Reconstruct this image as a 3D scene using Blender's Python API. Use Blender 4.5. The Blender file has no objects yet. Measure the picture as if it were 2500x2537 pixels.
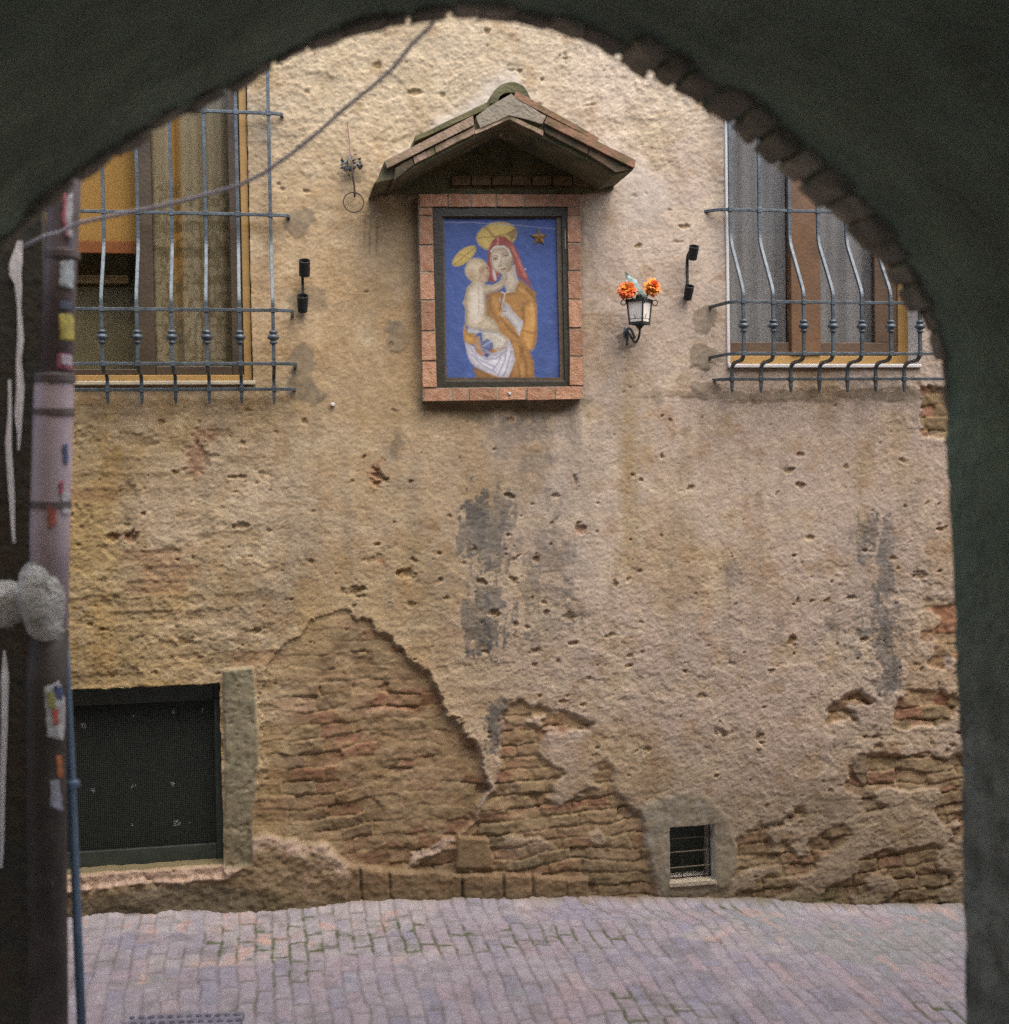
import bpy, bmesh, math, random
import numpy as np
from mathutils import Matrix, Vector

random.seed(7)
RNG = np.random.default_rng(11)
SC = bpy.context.scene
COL = SC.collection

# ------------------------------------------------------------------ camera
F_PX = 3240.0                      # focal length in pixels of a 2500 px wide frame
CX, CY = 1250.0, 1268.5
EYE = np.array([0.0, -6.0, 1.96])
ROT = (Matrix.Rotation(math.radians(-10.5), 3, 'Z') @ Matrix.Rotation(math.radians(90 - 1.5), 3, 'X')
       @ Matrix.Rotation(-0.016, 3, 'Z'))
cam_d = bpy.data.cameras.new("camera")
cam = bpy.data.objects.new("camera", cam_d)
COL.objects.link(cam)
cam.matrix_world = Matrix.Translation(Vector(EYE)) @ ROT.to_4x4()
cam_d.sensor_fit = 'HORIZONTAL'
cam_d.sensor_width = 36.0
cam_d.lens = 36.0 * F_PX / 2500.0
cam_d.clip_start = 0.05
cam_d.clip_end = 500
cam_d.dof.use_dof = True
cam_d.dof.focus_distance = 6.05
cam_d.dof.aperture_fstop = 1.75
SC.camera = cam

# ------------------------------------------------------------------ light
SUN_EL, SUN_AZ = math.radians(62), math.radians(205)      # high, over the archway's roof, a little from the right
w = bpy.data.worlds.new("World")
SC.world = w
w.use_nodes = True
nt = w.node_tree
sky = nt.nodes.new("ShaderNodeTexSky")
sky.sky_type = 'NISHITA'
sky.sun_disc = False
sky.sun_elevation = SUN_EL
sky.sun_rotation = math.radians(155)
sky.air_density = 1.0
sky.dust_density = 3.0
nt.links.new(sky.outputs[0], nt.nodes["Background"].inputs[0])
nt.nodes["Background"].inputs[1].default_value = 0.15
sd_ = bpy.data.lights.new("sun", 'SUN')
sd_.energy = 1.0
sd_.angle = math.radians(70)
sd_.color = (1.0, 0.97, 0.92)
sun = bpy.data.objects.new("sun", sd_)
COL.objects.link(sun)
_d = Vector((0.60, -0.72, 1.55)).normalized()             # direction towards the sun
sun.rotation_euler = _d.to_track_quat('Z', 'Y').to_euler()
sun.location = (0, -2, 12)
SC.view_settings.view_transform = 'Standard'
SC.view_settings.look = 'None'
SC.view_settings.exposure = 1.54
SC.view_settings.gamma = 1.0
SC.cycles.use_denoising = False
SC.cycles.max_bounces = 8
SC.cycles.diffuse_bounces = 5
SC.cycles.sample_clamp_indirect = 6

# ------------------------------------------------------------------ pixel <-> wall
R3 = np.array(ROT)
def at(px, py, Y=0.0):
    d = R3 @ np.array([(px - CX) / F_PX, -(py - CY) / F_PX, -1.0])
    t = (Y - EYE[1]) / d[1]
    return EYE + d * t
def atv(px, py, Y=0.0):
    return Vector(at(px, py, Y))
def proj(X, Y, Z):
    P = np.stack([X - EYE[0], Y - EYE[1], Z - EYE[2]], -1) @ R3
    return CX - F_PX * P[..., 0] / P[..., 2], CY + F_PX * P[..., 1] / P[..., 2]

def lin(c):
    c = np.array(c[:3], float) / 255.0
    return np.where(c <= 0.04045, c / 12.92, ((c + 0.055) / 1.055) ** 2.4)
def alb(r, g, b, k=0.8):
    return lin((r, g, b)) * k

# ------------------------------------------------------------------ noise
_TAB = RNG.random((64, 256, 256)).astype(np.float32)
def vnoise(x, y, seed=0):
    t = _TAB[seed % 64]
    ix = np.floor(x).astype(np.int64); iy = np.floor(y).astype(np.int64)
    fx = (x - ix).astype(np.float32); fy = (y - iy).astype(np.float32)
    fx = fx * fx * fx * (fx * (fx * 6 - 15) + 10); fy = fy * fy * fy * (fy * (fy * 6 - 15) + 10)
    a = t[ix & 255, iy & 255]; b = t[(ix + 1) & 255, iy & 255]
    c = t[ix & 255, (iy + 1) & 255]; d = t[(ix + 1) & 255, (iy + 1) & 255]
    return (a * (1 - fx) + b * fx) * (1 - fy) + (c * (1 - fx) + d * fx) * fy
def fbm(x, y, seed=0, oct=4, gain=0.5):
    s = 0; amp = 1; tot = 0
    c, sn = 0.8, 0.6
    for i in range(oct):
        s = s + amp * (vnoise(x, y, seed + i * 3) - 0.5)
        tot += amp * 0.5; amp *= gain
        x, y = (c * x - sn * y) * 2.03 + 5.2, (sn * x + c * y) * 2.03 + 1.7
    return s / tot
def ridged(x, y, seed=0, oct=3):
    s = 0; amp = 1; tot = 0
    for i in range(oct):
        s = s + amp * (1 - np.abs(2 * vnoise(x, y, seed + i * 3) - 1)); tot += amp; amp *= 0.55
        x, y = (0.8 * x - 0.6 * y) * 2.1 + 3.1, (0.6 * x + 0.8 * y) * 2.1 + 8.3
    return s / tot
def sstep(a, b, x):
    t = np.clip((x - a) / (b - a), 0, 1)
    return t * t * (3 - 2 * t)
def sdpoly(px, py, poly):
    """signed distance to a polygon, negative inside"""
    d = np.full(px.shape, 1e9, np.float32); ins = np.zeros(px.shape, bool)
    n = len(poly)
    for i in range(n):
        ax, ay = poly[i]; bx, by = poly[(i + 1) % n]
        ex, ey = bx - ax, by - ay
        wx, wy = px - ax, py - ay
        t = np.clip((wx * ex + wy * ey) / (ex * ex + ey * ey + 1e-9), 0, 1)
        d = np.minimum(d, (wx - ex * t) ** 2 + (wy - ey * t) ** 2)
        c1 = (ay > py) != (by > py)
        xi = ax + (py - ay) * ex / (ey if abs(ey) > 1e-9 else 1e-9)
        ins ^= c1 & (px < xi)
    d = np.sqrt(d)
    return np.where(ins, -d, d)
def mixc(c, col, m):
    m = np.clip(m, 0, 1)[..., None]
    return c * (1 - m) + np.asarray(col) * m

# ------------------------------------------------------------------ materials
def new_mat(name):
    m = bpy.data.materials.new(name); m.use_nodes = True
    return m, m.node_tree, m.node_tree.nodes["Principled BSDF"]
def mat(name, color, rough=0.7, metal=0.0, var=0.15, scale=18.0, bump=0.15, bscale=90.0, island=0.0, color2=None, spec=0.5, bdist=0.01):
    m, t, p = new_mat(name)
    p.inputs["Roughness"].default_value = rough
    p.inputs["Metallic"].default_value = metal
    p.inputs["Specular IOR Level"].default_value = spec
    co = t.nodes.new("ShaderNodeTexCoord")
    n = t.nodes.new("ShaderNodeTexNoise"); n.inputs["Scale"].default_value = scale; n.inputs["Detail"].default_value = 6
    t.links.new(co.outputs["Object"], n.inputs["Vector"])
    r = t.nodes.new("ShaderNodeValToRGB")
    c = np.array(color); c2 = np.array(color2) if color2 is not None else c * (1 - var)
    r.color_ramp.elements[0].position = 0.35; r.color_ramp.elements[1].position = 0.65
    hi = c * (1 + var * 0.5) if color2 is None else c
    r.color_ramp.elements[0].color = (*c2, 1); r.color_ramp.elements[1].color = (*np.clip(hi, 0, 1), 1)
    t.links.new(n.outputs["Fac"], r.inputs["Fac"])
    out = r.outputs["Color"]
    if island:
        g = t.nodes.new("ShaderNodeNewGeometry")
        mr = t.nodes.new("ShaderNodeMapRange"); mr.inputs["To Min"].default_value = 1 - island; mr.inputs["To Max"].default_value = 1 + island
        t.links.new(g.outputs["Random Per Island"], mr.inputs["Value"])
        mx = t.nodes.new("ShaderNodeVectorMath"); mx.operation = 'SCALE'
        t.links.new(out, mx.inputs[0]); t.links.new(mr.outputs["Result"], mx.inputs["Scale"])
        out = mx.outputs["Vector"]
    t.links.new(out, p.inputs["Base Color"])
    if bump:
        b = t.nodes.new("ShaderNodeTexNoise"); b.inputs["Scale"].default_value = bscale; b.inputs["Detail"].default_value = 5
        t.links.new(co.outputs["Object"], b.inputs["Vector"])
        bp = t.nodes.new("ShaderNodeBump"); bp.inputs["Strength"].default_value = bump; bp.inputs["Distance"].default_value = bdist
        t.links.new(b.outputs["Fac"], bp.inputs["Height"]); t.links.new(bp.outputs["Normal"], p.inputs["Normal"])
    return m
def mat_attr(name, rough=0.9, bump=0.2, bscale=220.0, grain=0.12, spec=0.25, bdist=0.004):
    """surface whose colour is stored per vertex (plaster, brick, stone, paint)"""
    m, t, p = new_mat(name)
    p.inputs["Roughness"].default_value = rough
    p.inputs["Specular IOR Level"].default_value = spec
    a = t.nodes.new("ShaderNodeAttribute"); a.attribute_name = "Col"
    co = t.nodes.new("ShaderNodeTexCoord")
    n = t.nodes.new("ShaderNodeTexNoise"); n.inputs["Scale"].default_value = bscale * 1.3; n.inputs["Detail"].default_value = 4
    t.links.new(co.outputs["Object"], n.inputs["Vector"])
    mr = t.nodes.new("ShaderNodeMapRange"); mr.inputs["From Min"].default_value = 0.3; mr.inputs["From Max"].default_value = 0.7
    mr.inputs["To Min"].default_value = 1 - grain; mr.inputs["To Max"].default_value = 1 + grain
    t.links.new(n.outputs["Fac"], mr.inputs["Value"])
    sc = t.nodes.new("ShaderNodeVectorMath"); sc.operation = 'SCALE'
    t.links.new(a.outputs["Color"], sc.inputs[0]); t.links.new(mr.outputs["Result"], sc.inputs["Scale"])
    t.links.new(sc.outputs["Vector"], p.inputs["Base Color"])
    if bump:
        b = t.nodes.new("ShaderNodeTexNoise"); b.inputs["Scale"].default_value = bscale; b.inputs["Detail"].default_value = 6
        t.links.new(co.outputs["Object"], b.inputs["Vector"])
        bp = t.nodes.new("ShaderNodeBump"); bp.inputs["Strength"].default_value = bump; bp.inputs["Distance"].default_value = bdist
        t.links.new(b.outputs["Fac"], bp.inputs["Height"]); t.links.new(bp.outputs["Normal"], p.inputs["Normal"])
    return m
def mat_glass(name):
    m = bpy.data.materials.new(name); m.use_nodes = True
    t = m.node_tree; t.nodes.clear()
    o = t.nodes.new("ShaderNodeOutputMaterial"); mx = t.nodes.new("ShaderNodeMixShader")
    tr = t.nodes.new("ShaderNodeBsdfTransparent"); tr.inputs[0].default_value = (0.95, 0.95, 0.95, 1)
    gl = t.nodes.new("ShaderNodeBsdfGlossy"); gl.inputs["Roughness"].default_value = 0.06
    fr = t.nodes.new("ShaderNodeLayerWeight"); fr.inputs[0].default_value = 0.25
    mp = t.nodes.new("ShaderNodeMapRange"); mp.inputs["To Min"].default_value = 0.012; mp.inputs["To Max"].default_value = 0.25
    t.links.new(fr.outputs["Facing"], mp.inputs["Value"])
    t.links.new(mp.outputs["Result"], mx.inputs[0]); t.links.new(tr.outputs[0], mx.inputs[1]); t.links.new(gl.outputs[0], mx.inputs[2])
    t.links.new(mx.outputs[0], o.inputs[0])
    return m

M = {}
M['wall'] = mat_attr("rendered wall", 0.93, 0.35, 150.0, 0.14)
M['paving'] = mat_attr("brick paving", 0.72, 0.3, 180.0, 0.12, spec=0.4)
M['paint'] = mat_attr("painted panel", 0.55, 0.12, 320.0, 0.10, spec=0.3)
M['cloth'] = mat_attr("lace cloth", 0.95, 0.2, 400.0, 0.16, spec=0.1)
M['iron'] = mat("wrought iron", (0.085, 0.105, 0.115), 0.42, 0.35, 0.35, 30, 0.25, 160)
M['black_iron'] = mat("blackened iron", (0.022, 0.025, 0.022), 0.65, 0.2, 0.3, 40, 0.25, 160)
M['rusty_iron'] = mat("rusty iron", (0.085, 0.06, 0.045), 0.7, 0.2, 0.3, 50, 0.3, 200)
M['brick'] = mat("shrine brick", alb(194, 152, 122), 0.92, 0, 0.25, 34, 0.6, 120, island=0.20, color2=alb(172, 122, 88))
M['painted_shade'] = mat('shade toned gable plaster', alb(118, 108, 78, .8), 0.95, 0, 0.3, 12, 0.5, 60, color2=alb(84, 84, 58, .8))  # dark tone paints the shade under the shrine roof
M['mortar'] = mat("pale mortar", alb(178, 164, 140), 0.95, 0, 0.25, 40, 0.5, 140)
M['white'] = mat("white paint", alb(225, 220, 212), 0.6, 0, 0.06, 20, 0.1, 120)
M['pane_white'] = mat('ivory pane', alb(240, 232, 214, .95), 0.5, 0, 0.06, 20, 0.1, 120)
M['case'] = mat("dark painted case", alb(62, 58, 44, 0.7), 0.45, 0, 0.3, 20, 0.2, 90)
M['case_lip'] = mat("brown case lip", alb(96, 80, 58, 0.8), 0.5, 0, 0.3, 25, 0.2, 90)
M['moss_tile'] = mat("mossy roof tile", alb(124, 116, 80), 0.95, 0, 0.3, 14, 0.6, 70, color2=alb(92, 92, 62), island=0.12)
M['pink_tile'] = mat("pale clay tile", alb(182, 152, 128), 0.95, 0, 0.3, 18, 0.6, 70, color2=alb(120, 108, 76), island=0.14)
M['orange_tile'] = mat("orange clay tile", alb(164, 122, 94), 0.92, 0, 0.3, 16, 0.5, 70, color2=alb(118, 100, 68), island=0.14)
M['brown_tile'] = mat("brown clay tile", alb(122, 98, 74, .75), 0.95, 0, 0.3, 16, 0.5, 70, color2=alb(76, 72, 50, .75), island=0.14)
M['roof_mortar'] = mat("roof mortar", alb(156, 142, 122), 0.95, 0, 0.3, 20, 0.6, 80, color2=alb(140, 132, 112))
M['ochre_wood'] = mat("ochre painted wood", alb(176, 138, 76), 0.55, 0, 0.12, 12, 0.15, 60)
M['brown_wood'] = mat("brown stained wood", alb(98, 76, 54), 0.5, 0, 0.2, 10, 0.2, 60)
M['dark_wood'] = mat("dark wood", alb(78, 62, 40), 0.5, 0, 0.2, 10, 0.2, 60)
M['orange_wood'] = mat("orange brown wood", alb(122, 88, 56), 0.5, 0, 0.2, 10, 0.2, 60)
M['cream'] = mat("cream painted sill", alb(205, 190, 158), 0.6, 0, 0.1, 12, 0.15, 60)
M['room'] = mat("dim room plaster", alb(100, 92, 70), 0.9, 0, 0.1, 3, 0, 60)
M['blind'] = mat("ochre roller blind", alb(188, 142, 66), 0.8, 0, 0.06, 6, 0.1, 200)
M['blind_hem'] = mat("russet blind hem", alb(165, 100, 48), 0.8, 0, 0.1, 6, 0.1, 200)
M['beige'] = mat("beige shelf", alb(175, 150, 105), 0.8, 0, 0.1, 6, 0.1, 100)
M['glass'] = mat_glass("window glass")
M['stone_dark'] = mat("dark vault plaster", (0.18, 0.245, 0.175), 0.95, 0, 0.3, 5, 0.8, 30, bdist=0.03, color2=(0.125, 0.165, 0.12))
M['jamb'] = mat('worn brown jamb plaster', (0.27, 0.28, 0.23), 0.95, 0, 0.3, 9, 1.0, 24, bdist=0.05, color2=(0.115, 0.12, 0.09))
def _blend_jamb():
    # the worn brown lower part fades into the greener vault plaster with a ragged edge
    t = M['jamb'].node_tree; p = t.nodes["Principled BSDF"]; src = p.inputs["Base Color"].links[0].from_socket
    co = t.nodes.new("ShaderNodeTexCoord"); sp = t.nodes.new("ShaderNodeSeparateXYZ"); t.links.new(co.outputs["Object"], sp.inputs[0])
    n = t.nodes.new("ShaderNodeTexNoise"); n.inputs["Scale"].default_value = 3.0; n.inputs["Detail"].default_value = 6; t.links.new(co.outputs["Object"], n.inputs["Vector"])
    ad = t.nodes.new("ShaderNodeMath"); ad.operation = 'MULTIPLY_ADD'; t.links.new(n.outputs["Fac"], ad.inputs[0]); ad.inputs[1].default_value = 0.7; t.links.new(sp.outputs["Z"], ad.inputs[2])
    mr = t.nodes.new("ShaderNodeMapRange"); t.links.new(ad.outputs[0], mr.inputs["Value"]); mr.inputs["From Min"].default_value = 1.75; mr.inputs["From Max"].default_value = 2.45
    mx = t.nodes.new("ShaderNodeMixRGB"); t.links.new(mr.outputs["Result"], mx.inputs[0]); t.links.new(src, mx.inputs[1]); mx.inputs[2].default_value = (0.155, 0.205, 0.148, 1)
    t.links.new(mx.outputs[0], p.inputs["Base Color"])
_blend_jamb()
M['vault_brick'] = mat("vault brick", (0.25, 0.225, 0.17), 0.95, 0, 0.3, 18, 0.6, 60, island=0.3)
M['facade'] = mat("plain lane facade", (0.42, 0.34, 0.25), 0.95, 0, 0.15, 3, 0.3, 20)
M['pier'] = mat("shade dark pier", (0.045, 0.046, 0.036), 0.9, 0, 0.4, 7, 0.8, 30, color2=(0.065, 0.045, 0.025))  # shade on the pier is put into this dark colour
M['pipe'] = mat("painted downpipe", alb(196, 178, 182, 0.95), 0.45, 0, 0.14, 9, 0.1, 80)
M['upper_pipe'] = mat('darker upper pipe', alb(142, 130, 132), 0.5, 0, 0.3, 8, 0.1, 80, color2=alb(112, 102, 100))  # darker tone than the lower pipe
M['old_pipe'] = mat("rust brown old pipe", alb(96, 84, 76), 0.6, 0, 0.3, 9, 0.2, 80, color2=alb(64, 58, 50))
M['pipe_band'] = mat("pipe band", alb(120, 108, 104), 0.5, 0.1, 0.15, 20, 0.1, 80)
M['conduit'] = mat("blue grey conduit", alb(112, 134, 156), 0.4, 0.2, 0.15, 15, 0.1, 80)
M['lump'] = mat("grey cement", alb(205, 202, 192, .95), 0.95, 0, 0.35, 18, 0.8, 60, bdist=0.02)
M['paper'] = mat("white torn paper", alb(240, 238, 238, .95), 0.8, 0, 0.12, 15, 0.2, 60)
M['cable'] = mat("grey cable", alb(210, 205, 210), 0.6, 0, 0.1, 20, 0.1, 90)
M['screen'] = mat("dark wire screen", (0.034, 0.042, 0.031), 0.6, 0.1, 0.3, 12, 0.2, 300)
M['petal_o'] = mat("orange petals", alb(240, 120, 30), 0.6, 0, 0.3, 60, 0, 90, color2=alb(225, 80, 25), island=0.25)
M['petal_y'] = mat("amber petals", alb(240, 165, 50), 0.6, 0, 0.3, 60, 0, 90, color2=alb(230, 110, 30), island=0.25)
M['leaf'] = mat("pale cloth leaf", alb(165, 188, 185), 0.5, 0, 0.3, 40, 0.1, 90, color2=alb(95, 125, 105))
M['stem'] = mat("green stem", alb(70, 85, 50), 0.7, 0, 0.2, 40, 0.1, 90)
M['foil'] = mat("crumpled foil", (0.13, 0.15, 0.145), 0.4, 0.6, 0.5, 60, 0.3, 150)
M['cast_iron'] = mat("worn cast iron", alb(140, 136, 150), 0.55, 0.2, 0.25, 20, 0.3, 120)
M['cast_dark'] = mat("dark cast stud", alb(98, 98, 108), 0.6, 0.2, 0.2, 20, 0.2, 120)
def sticker_mat(name, rgb): return mat(name, alb(*rgb) * .85 + .03, 0.6, 0, 0.35, 45, 0.15, 120)

# ------------------------------------------------------------------ objects
OFF = {}
def thing(name, label, cat, loc, group=None):
    o = bpy.data.objects.new(name, None); COL.objects.link(o)
    o.location = loc; o.empty_display_size = 0.05
    o['label'] = label; o['category'] = cat
    if group: o['group'] = group
    OFF[o.name] = Vector(loc)
    return o
def tag(o, label, cat, group=None, kind=None):
    o['label'] = label; o['category'] = cat
    if group: o['group'] = group
    if kind: o['kind'] = kind
    return o
def link_mesh(name, me, m, parent=None, origin=None):
    """me is in world coordinates"""
    if parent is not None:
        off = OFF[parent.name]
    else:
        if origin is None:
            n = len(me.vertices); a = np.empty(n * 3, np.float32); me.vertices.foreach_get('co', a); a = a.reshape(-1, 3)
            origin = ((a[:, 0].min() + a[:, 0].max()) / 2, (a[:, 1].min() + a[:, 1].max()) / 2, a[:, 2].min())
        off = Vector(origin)
    me.transform(Matrix.Translation(-off))
    o = bpy.data.objects.new(name, me); COL.objects.link(o)
    if parent is not None:
        o.parent = parent
    else:
        o.location = off
    OFF[o.name] = off
    for mm in (m if isinstance(m, (list, tuple)) else [m]): me.materials.append(mm)
    return o
def obj(name, bm, m, parent=None, smooth=False, bevel=0.0, label=None, origin=None):
    bmesh.ops.recalc_face_normals(bm, faces=bm.faces[:])
    me = bpy.data.meshes.new(name); bm.to_mesh(me); bm.free()
    if smooth: me.polygons.foreach_set('use_smooth', [True] * len(me.polygons))
    o = link_mesh(name, me, m, parent, origin)
    if bevel:
        b = o.modifiers.new("bevel", 'BEVEL'); b.width = bevel; b.segments = 2; b.limit_method = 'ANGLE'
    if label: o['label'] = label
    return o
def box(bm, x0, x1, y0, y1, z0, z1, jit=0.0):
    vs = [bm.verts.new((x + random.uniform(-jit, jit), y + random.uniform(-jit, jit), z + random.uniform(-jit, jit)))
          for x in (x0, x1) for y in (y0, y1) for z in (z0, z1)]
    for f in ((0, 1, 3, 2), (4, 6, 7, 5), (0, 4, 5, 1), (2, 3, 7, 6), (0, 2, 6, 4), (1, 5, 7, 3)):
        bm.faces.new([vs[i] for i in f])
def prism(bm, pts, yf, yb):
    """pixel polygon cast on the plane y = yf, extruded straight back to y = yb"""
    P = [at(a, b, yf) for a, b in pts]
    prism_w(bm, [(p[0], p[2]) for p in P], yf, yb)
def prism_w(bm, xz, yf, yb):
    f = [bm.verts.new((x, yf, z)) for x, z in xz]; b = [bm.verts.new((x, yb, z)) for x, z in xz]
    bm.faces.new(f); bm.faces.new(b[::-1])
    n = len(f)
    for i in range(n): bm.faces.new([f[i], f[(i + 1) % n], b[(i + 1) % n], b[i]])
def tube(bm, pts, rad, sides=8, cap=True, rot=0.0, up=None):
    pts = [Vector(p) for p in pts]; n = len(pts)
    rad = rad if isinstance(rad, (list, tuple)) else [rad] * n
    tan = []
    for i in range(n):
        a = pts[min(i + 1, n - 1)] - pts[max(i - 1, 0)]
        tan.append(a.normalized() if a.length > 1e-9 else Vector((0, 0, 1)))
    ref = Vector(up) if up else (Vector((0, 1, 0)) if abs(tan[0].y) < 0.9 else Vector((0, 0, 1)))
    nrm = (ref - tan[0] * ref.dot(tan[0])).normalized()
    rings = []
    for i in range(n):
        nrm = (nrm - tan[i] * nrm.dot(tan[i])).normalized()
        bi = tan[i].cross(nrm)
        rings.append([bm.verts.new(pts[i] + (nrm * math.cos(rot + 2 * math.pi * k / sides) + bi * math.sin(rot + 2 * math.pi * k / sides)) * rad[i])
                      for k in range(sides)])
    for i in range(n - 1):
        for k in range(sides):
            bm.faces.new([rings[i][k], rings[i][(k + 1) % sides], rings[i + 1][(k + 1) % sides], rings[i + 1][k]])
    if cap:
        bm.faces.new(rings[0][::-1]); bm.faces.new(rings[-1])
def sqbar(bm, pts, half, up=None):
    tube(bm, pts, half * 1.4142 if not isinstance(half, (list, tuple)) else [h * 1.4142 for h in half], 4, True, math.pi / 4, up)
def lathe(bm, c, prof, sides=16, axis='Z'):
    """prof: list of (radius, offset along axis)"""
    rings = []
    for r, h in prof:
        ring = []
        for k in range(sides):
            a = 2 * math.pi * k / sides
            p = (r * math.cos(a), r * math.sin(a), h) if axis == 'Z' else (r * math.cos(a), h, r * math.sin(a))
            ring.append(bm.verts.new((c[0] + p[0], c[1] + p[1], c[2] + p[2])))
        rings.append(ring)
    for i in range(len(rings) - 1):
        for k in range(sides):
            bm.faces.new([rings[i][k], rings[i][(k + 1) % sides], rings[i + 1][(k + 1) % sides], rings[i + 1][k]])
    bm.faces.new(rings[0][::-1]); bm.faces.new(rings[-1])
def torus(bm, c, R, r, ax1, ax2, n=28, s=8):
    ax1, ax2 = Vector(ax1).normalized(), Vector(ax2).normalized(); nz = ax1.cross(ax2)
    rings = []
    for i in range(n):
        a = 2 * math.pi * i / n; d = ax1 * math.cos(a) + ax2 * math.sin(a)
        rings.append([bm.verts.new(Vector(c) + d * (R + r * math.cos(2 * math.pi * k / s)) + nz * r * math.sin(2 * math.pi * k / s)) for k in range(s)])
    for i in range(n):
        for k in range(s):
            bm.faces.new([rings[i][k], rings[(i + 1) % n][k], rings[(i + 1) % n][(k + 1) % s], rings[i][(k + 1) % s]])
def roughen(bm, amp, freq, cuts=0, seed=1):
    if cuts: bmesh.ops.subdivide_edges(bm, edges=bm.edges[:], cuts=cuts, use_grid_fill=True)
    from mathutils import noise
    for v in bm.verts:
        p = v.co * freq + Vector((seed * 3.7, seed, -seed))
        v.co += noise.noise_vector(p) * amp + noise.noise_vector(p * 2.7) * amp * 0.5
def big_mesh(name, V, Q, color=None):
    me = bpy.data.meshes.new(name)
    V = np.asarray(V, np.float32); Q = np.asarray(Q, np.int32)
    me.vertices.add(len(V)); me.vertices.foreach_set('co', V.ravel())
    me.loops.add(Q.size); me.loops.foreach_set('vertex_index', Q.ravel())
    me.polygons.add(len(Q)); me.polygons.foreach_set('loop_start', np.arange(0, Q.size, 4, dtype=np.int32))
    me.polygons.foreach_set('use_smooth', np.ones(len(Q), bool))
    me.update(calc_edges=True)
    if color is not None:
        a = me.color_attributes.new("Col", 'FLOAT_COLOR', 'POINT')
        c = np.ones((len(V), 4), np.float32); c[:, :3] = np.clip(color, 0.002, 0.95)
        a.data.foreach_set('color', c.ravel())
    return me
def quads(nx, nz, keep=None):
    i, j = np.meshgrid(np.arange(nx - 1), np.arange(nz - 1), indexing='ij')
    q = np.stack([i * nz + j, (i + 1) * nz + j, (i + 1) * nz + j + 1, i * nz + j + 1], -1)
    return q[keep] if keep is not None else q.reshape(-1, 4)

# ------------------------------------------------------------------ lane surface
BASE = [(-900, 2330), (100, 2272), (300, 2268), (560, 2262), (760, 2250), (1000, 2240), (1300, 2240), (1500, 2238), (1700, 2240), (1850, 2243),
        (2000, 2252), (2150, 2258), (2380, 2256), (3000, 2245)]
_bx = np.array([at(a, b)[0] for a, b in BASE]); _bz = np.array([at(a, b)[2] for a, b in BASE])
CROSS = 0.05
def ground_z(X, Y):
    return np.interp(X, _bx, _bz) + CROSS * np.minimum(Y, 0.0)

def brick_cells(u, v, L, H, seed, jitter=0.25, bond=0.5):
    """running bond: returns edge distance (metres), per-brick random values"""
    row = np.floor(v / H).astype(np.int64)
    rr = _TAB[seed % 64][row & 255, 7]
    uu = u / L + (row & 1) * bond + rr * jitter
    col = np.floor(uu).astype(np.int64)
    fu = uu - col; fv = v / H - row
    ed = np.minimum(np.minimum(fu, 1 - fu) * L, np.minimum(fv, 1 - fv) * H)
    r1 = _TAB[(seed + 1) % 64][row & 255, col & 255]; r2 = _TAB[(seed + 2) % 64][row & 255, col & 255]; r3 = _TAB[(seed + 3) % 64][row & 255, col & 255]
    return ed, r1, r2, r3, fu, fv

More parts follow.
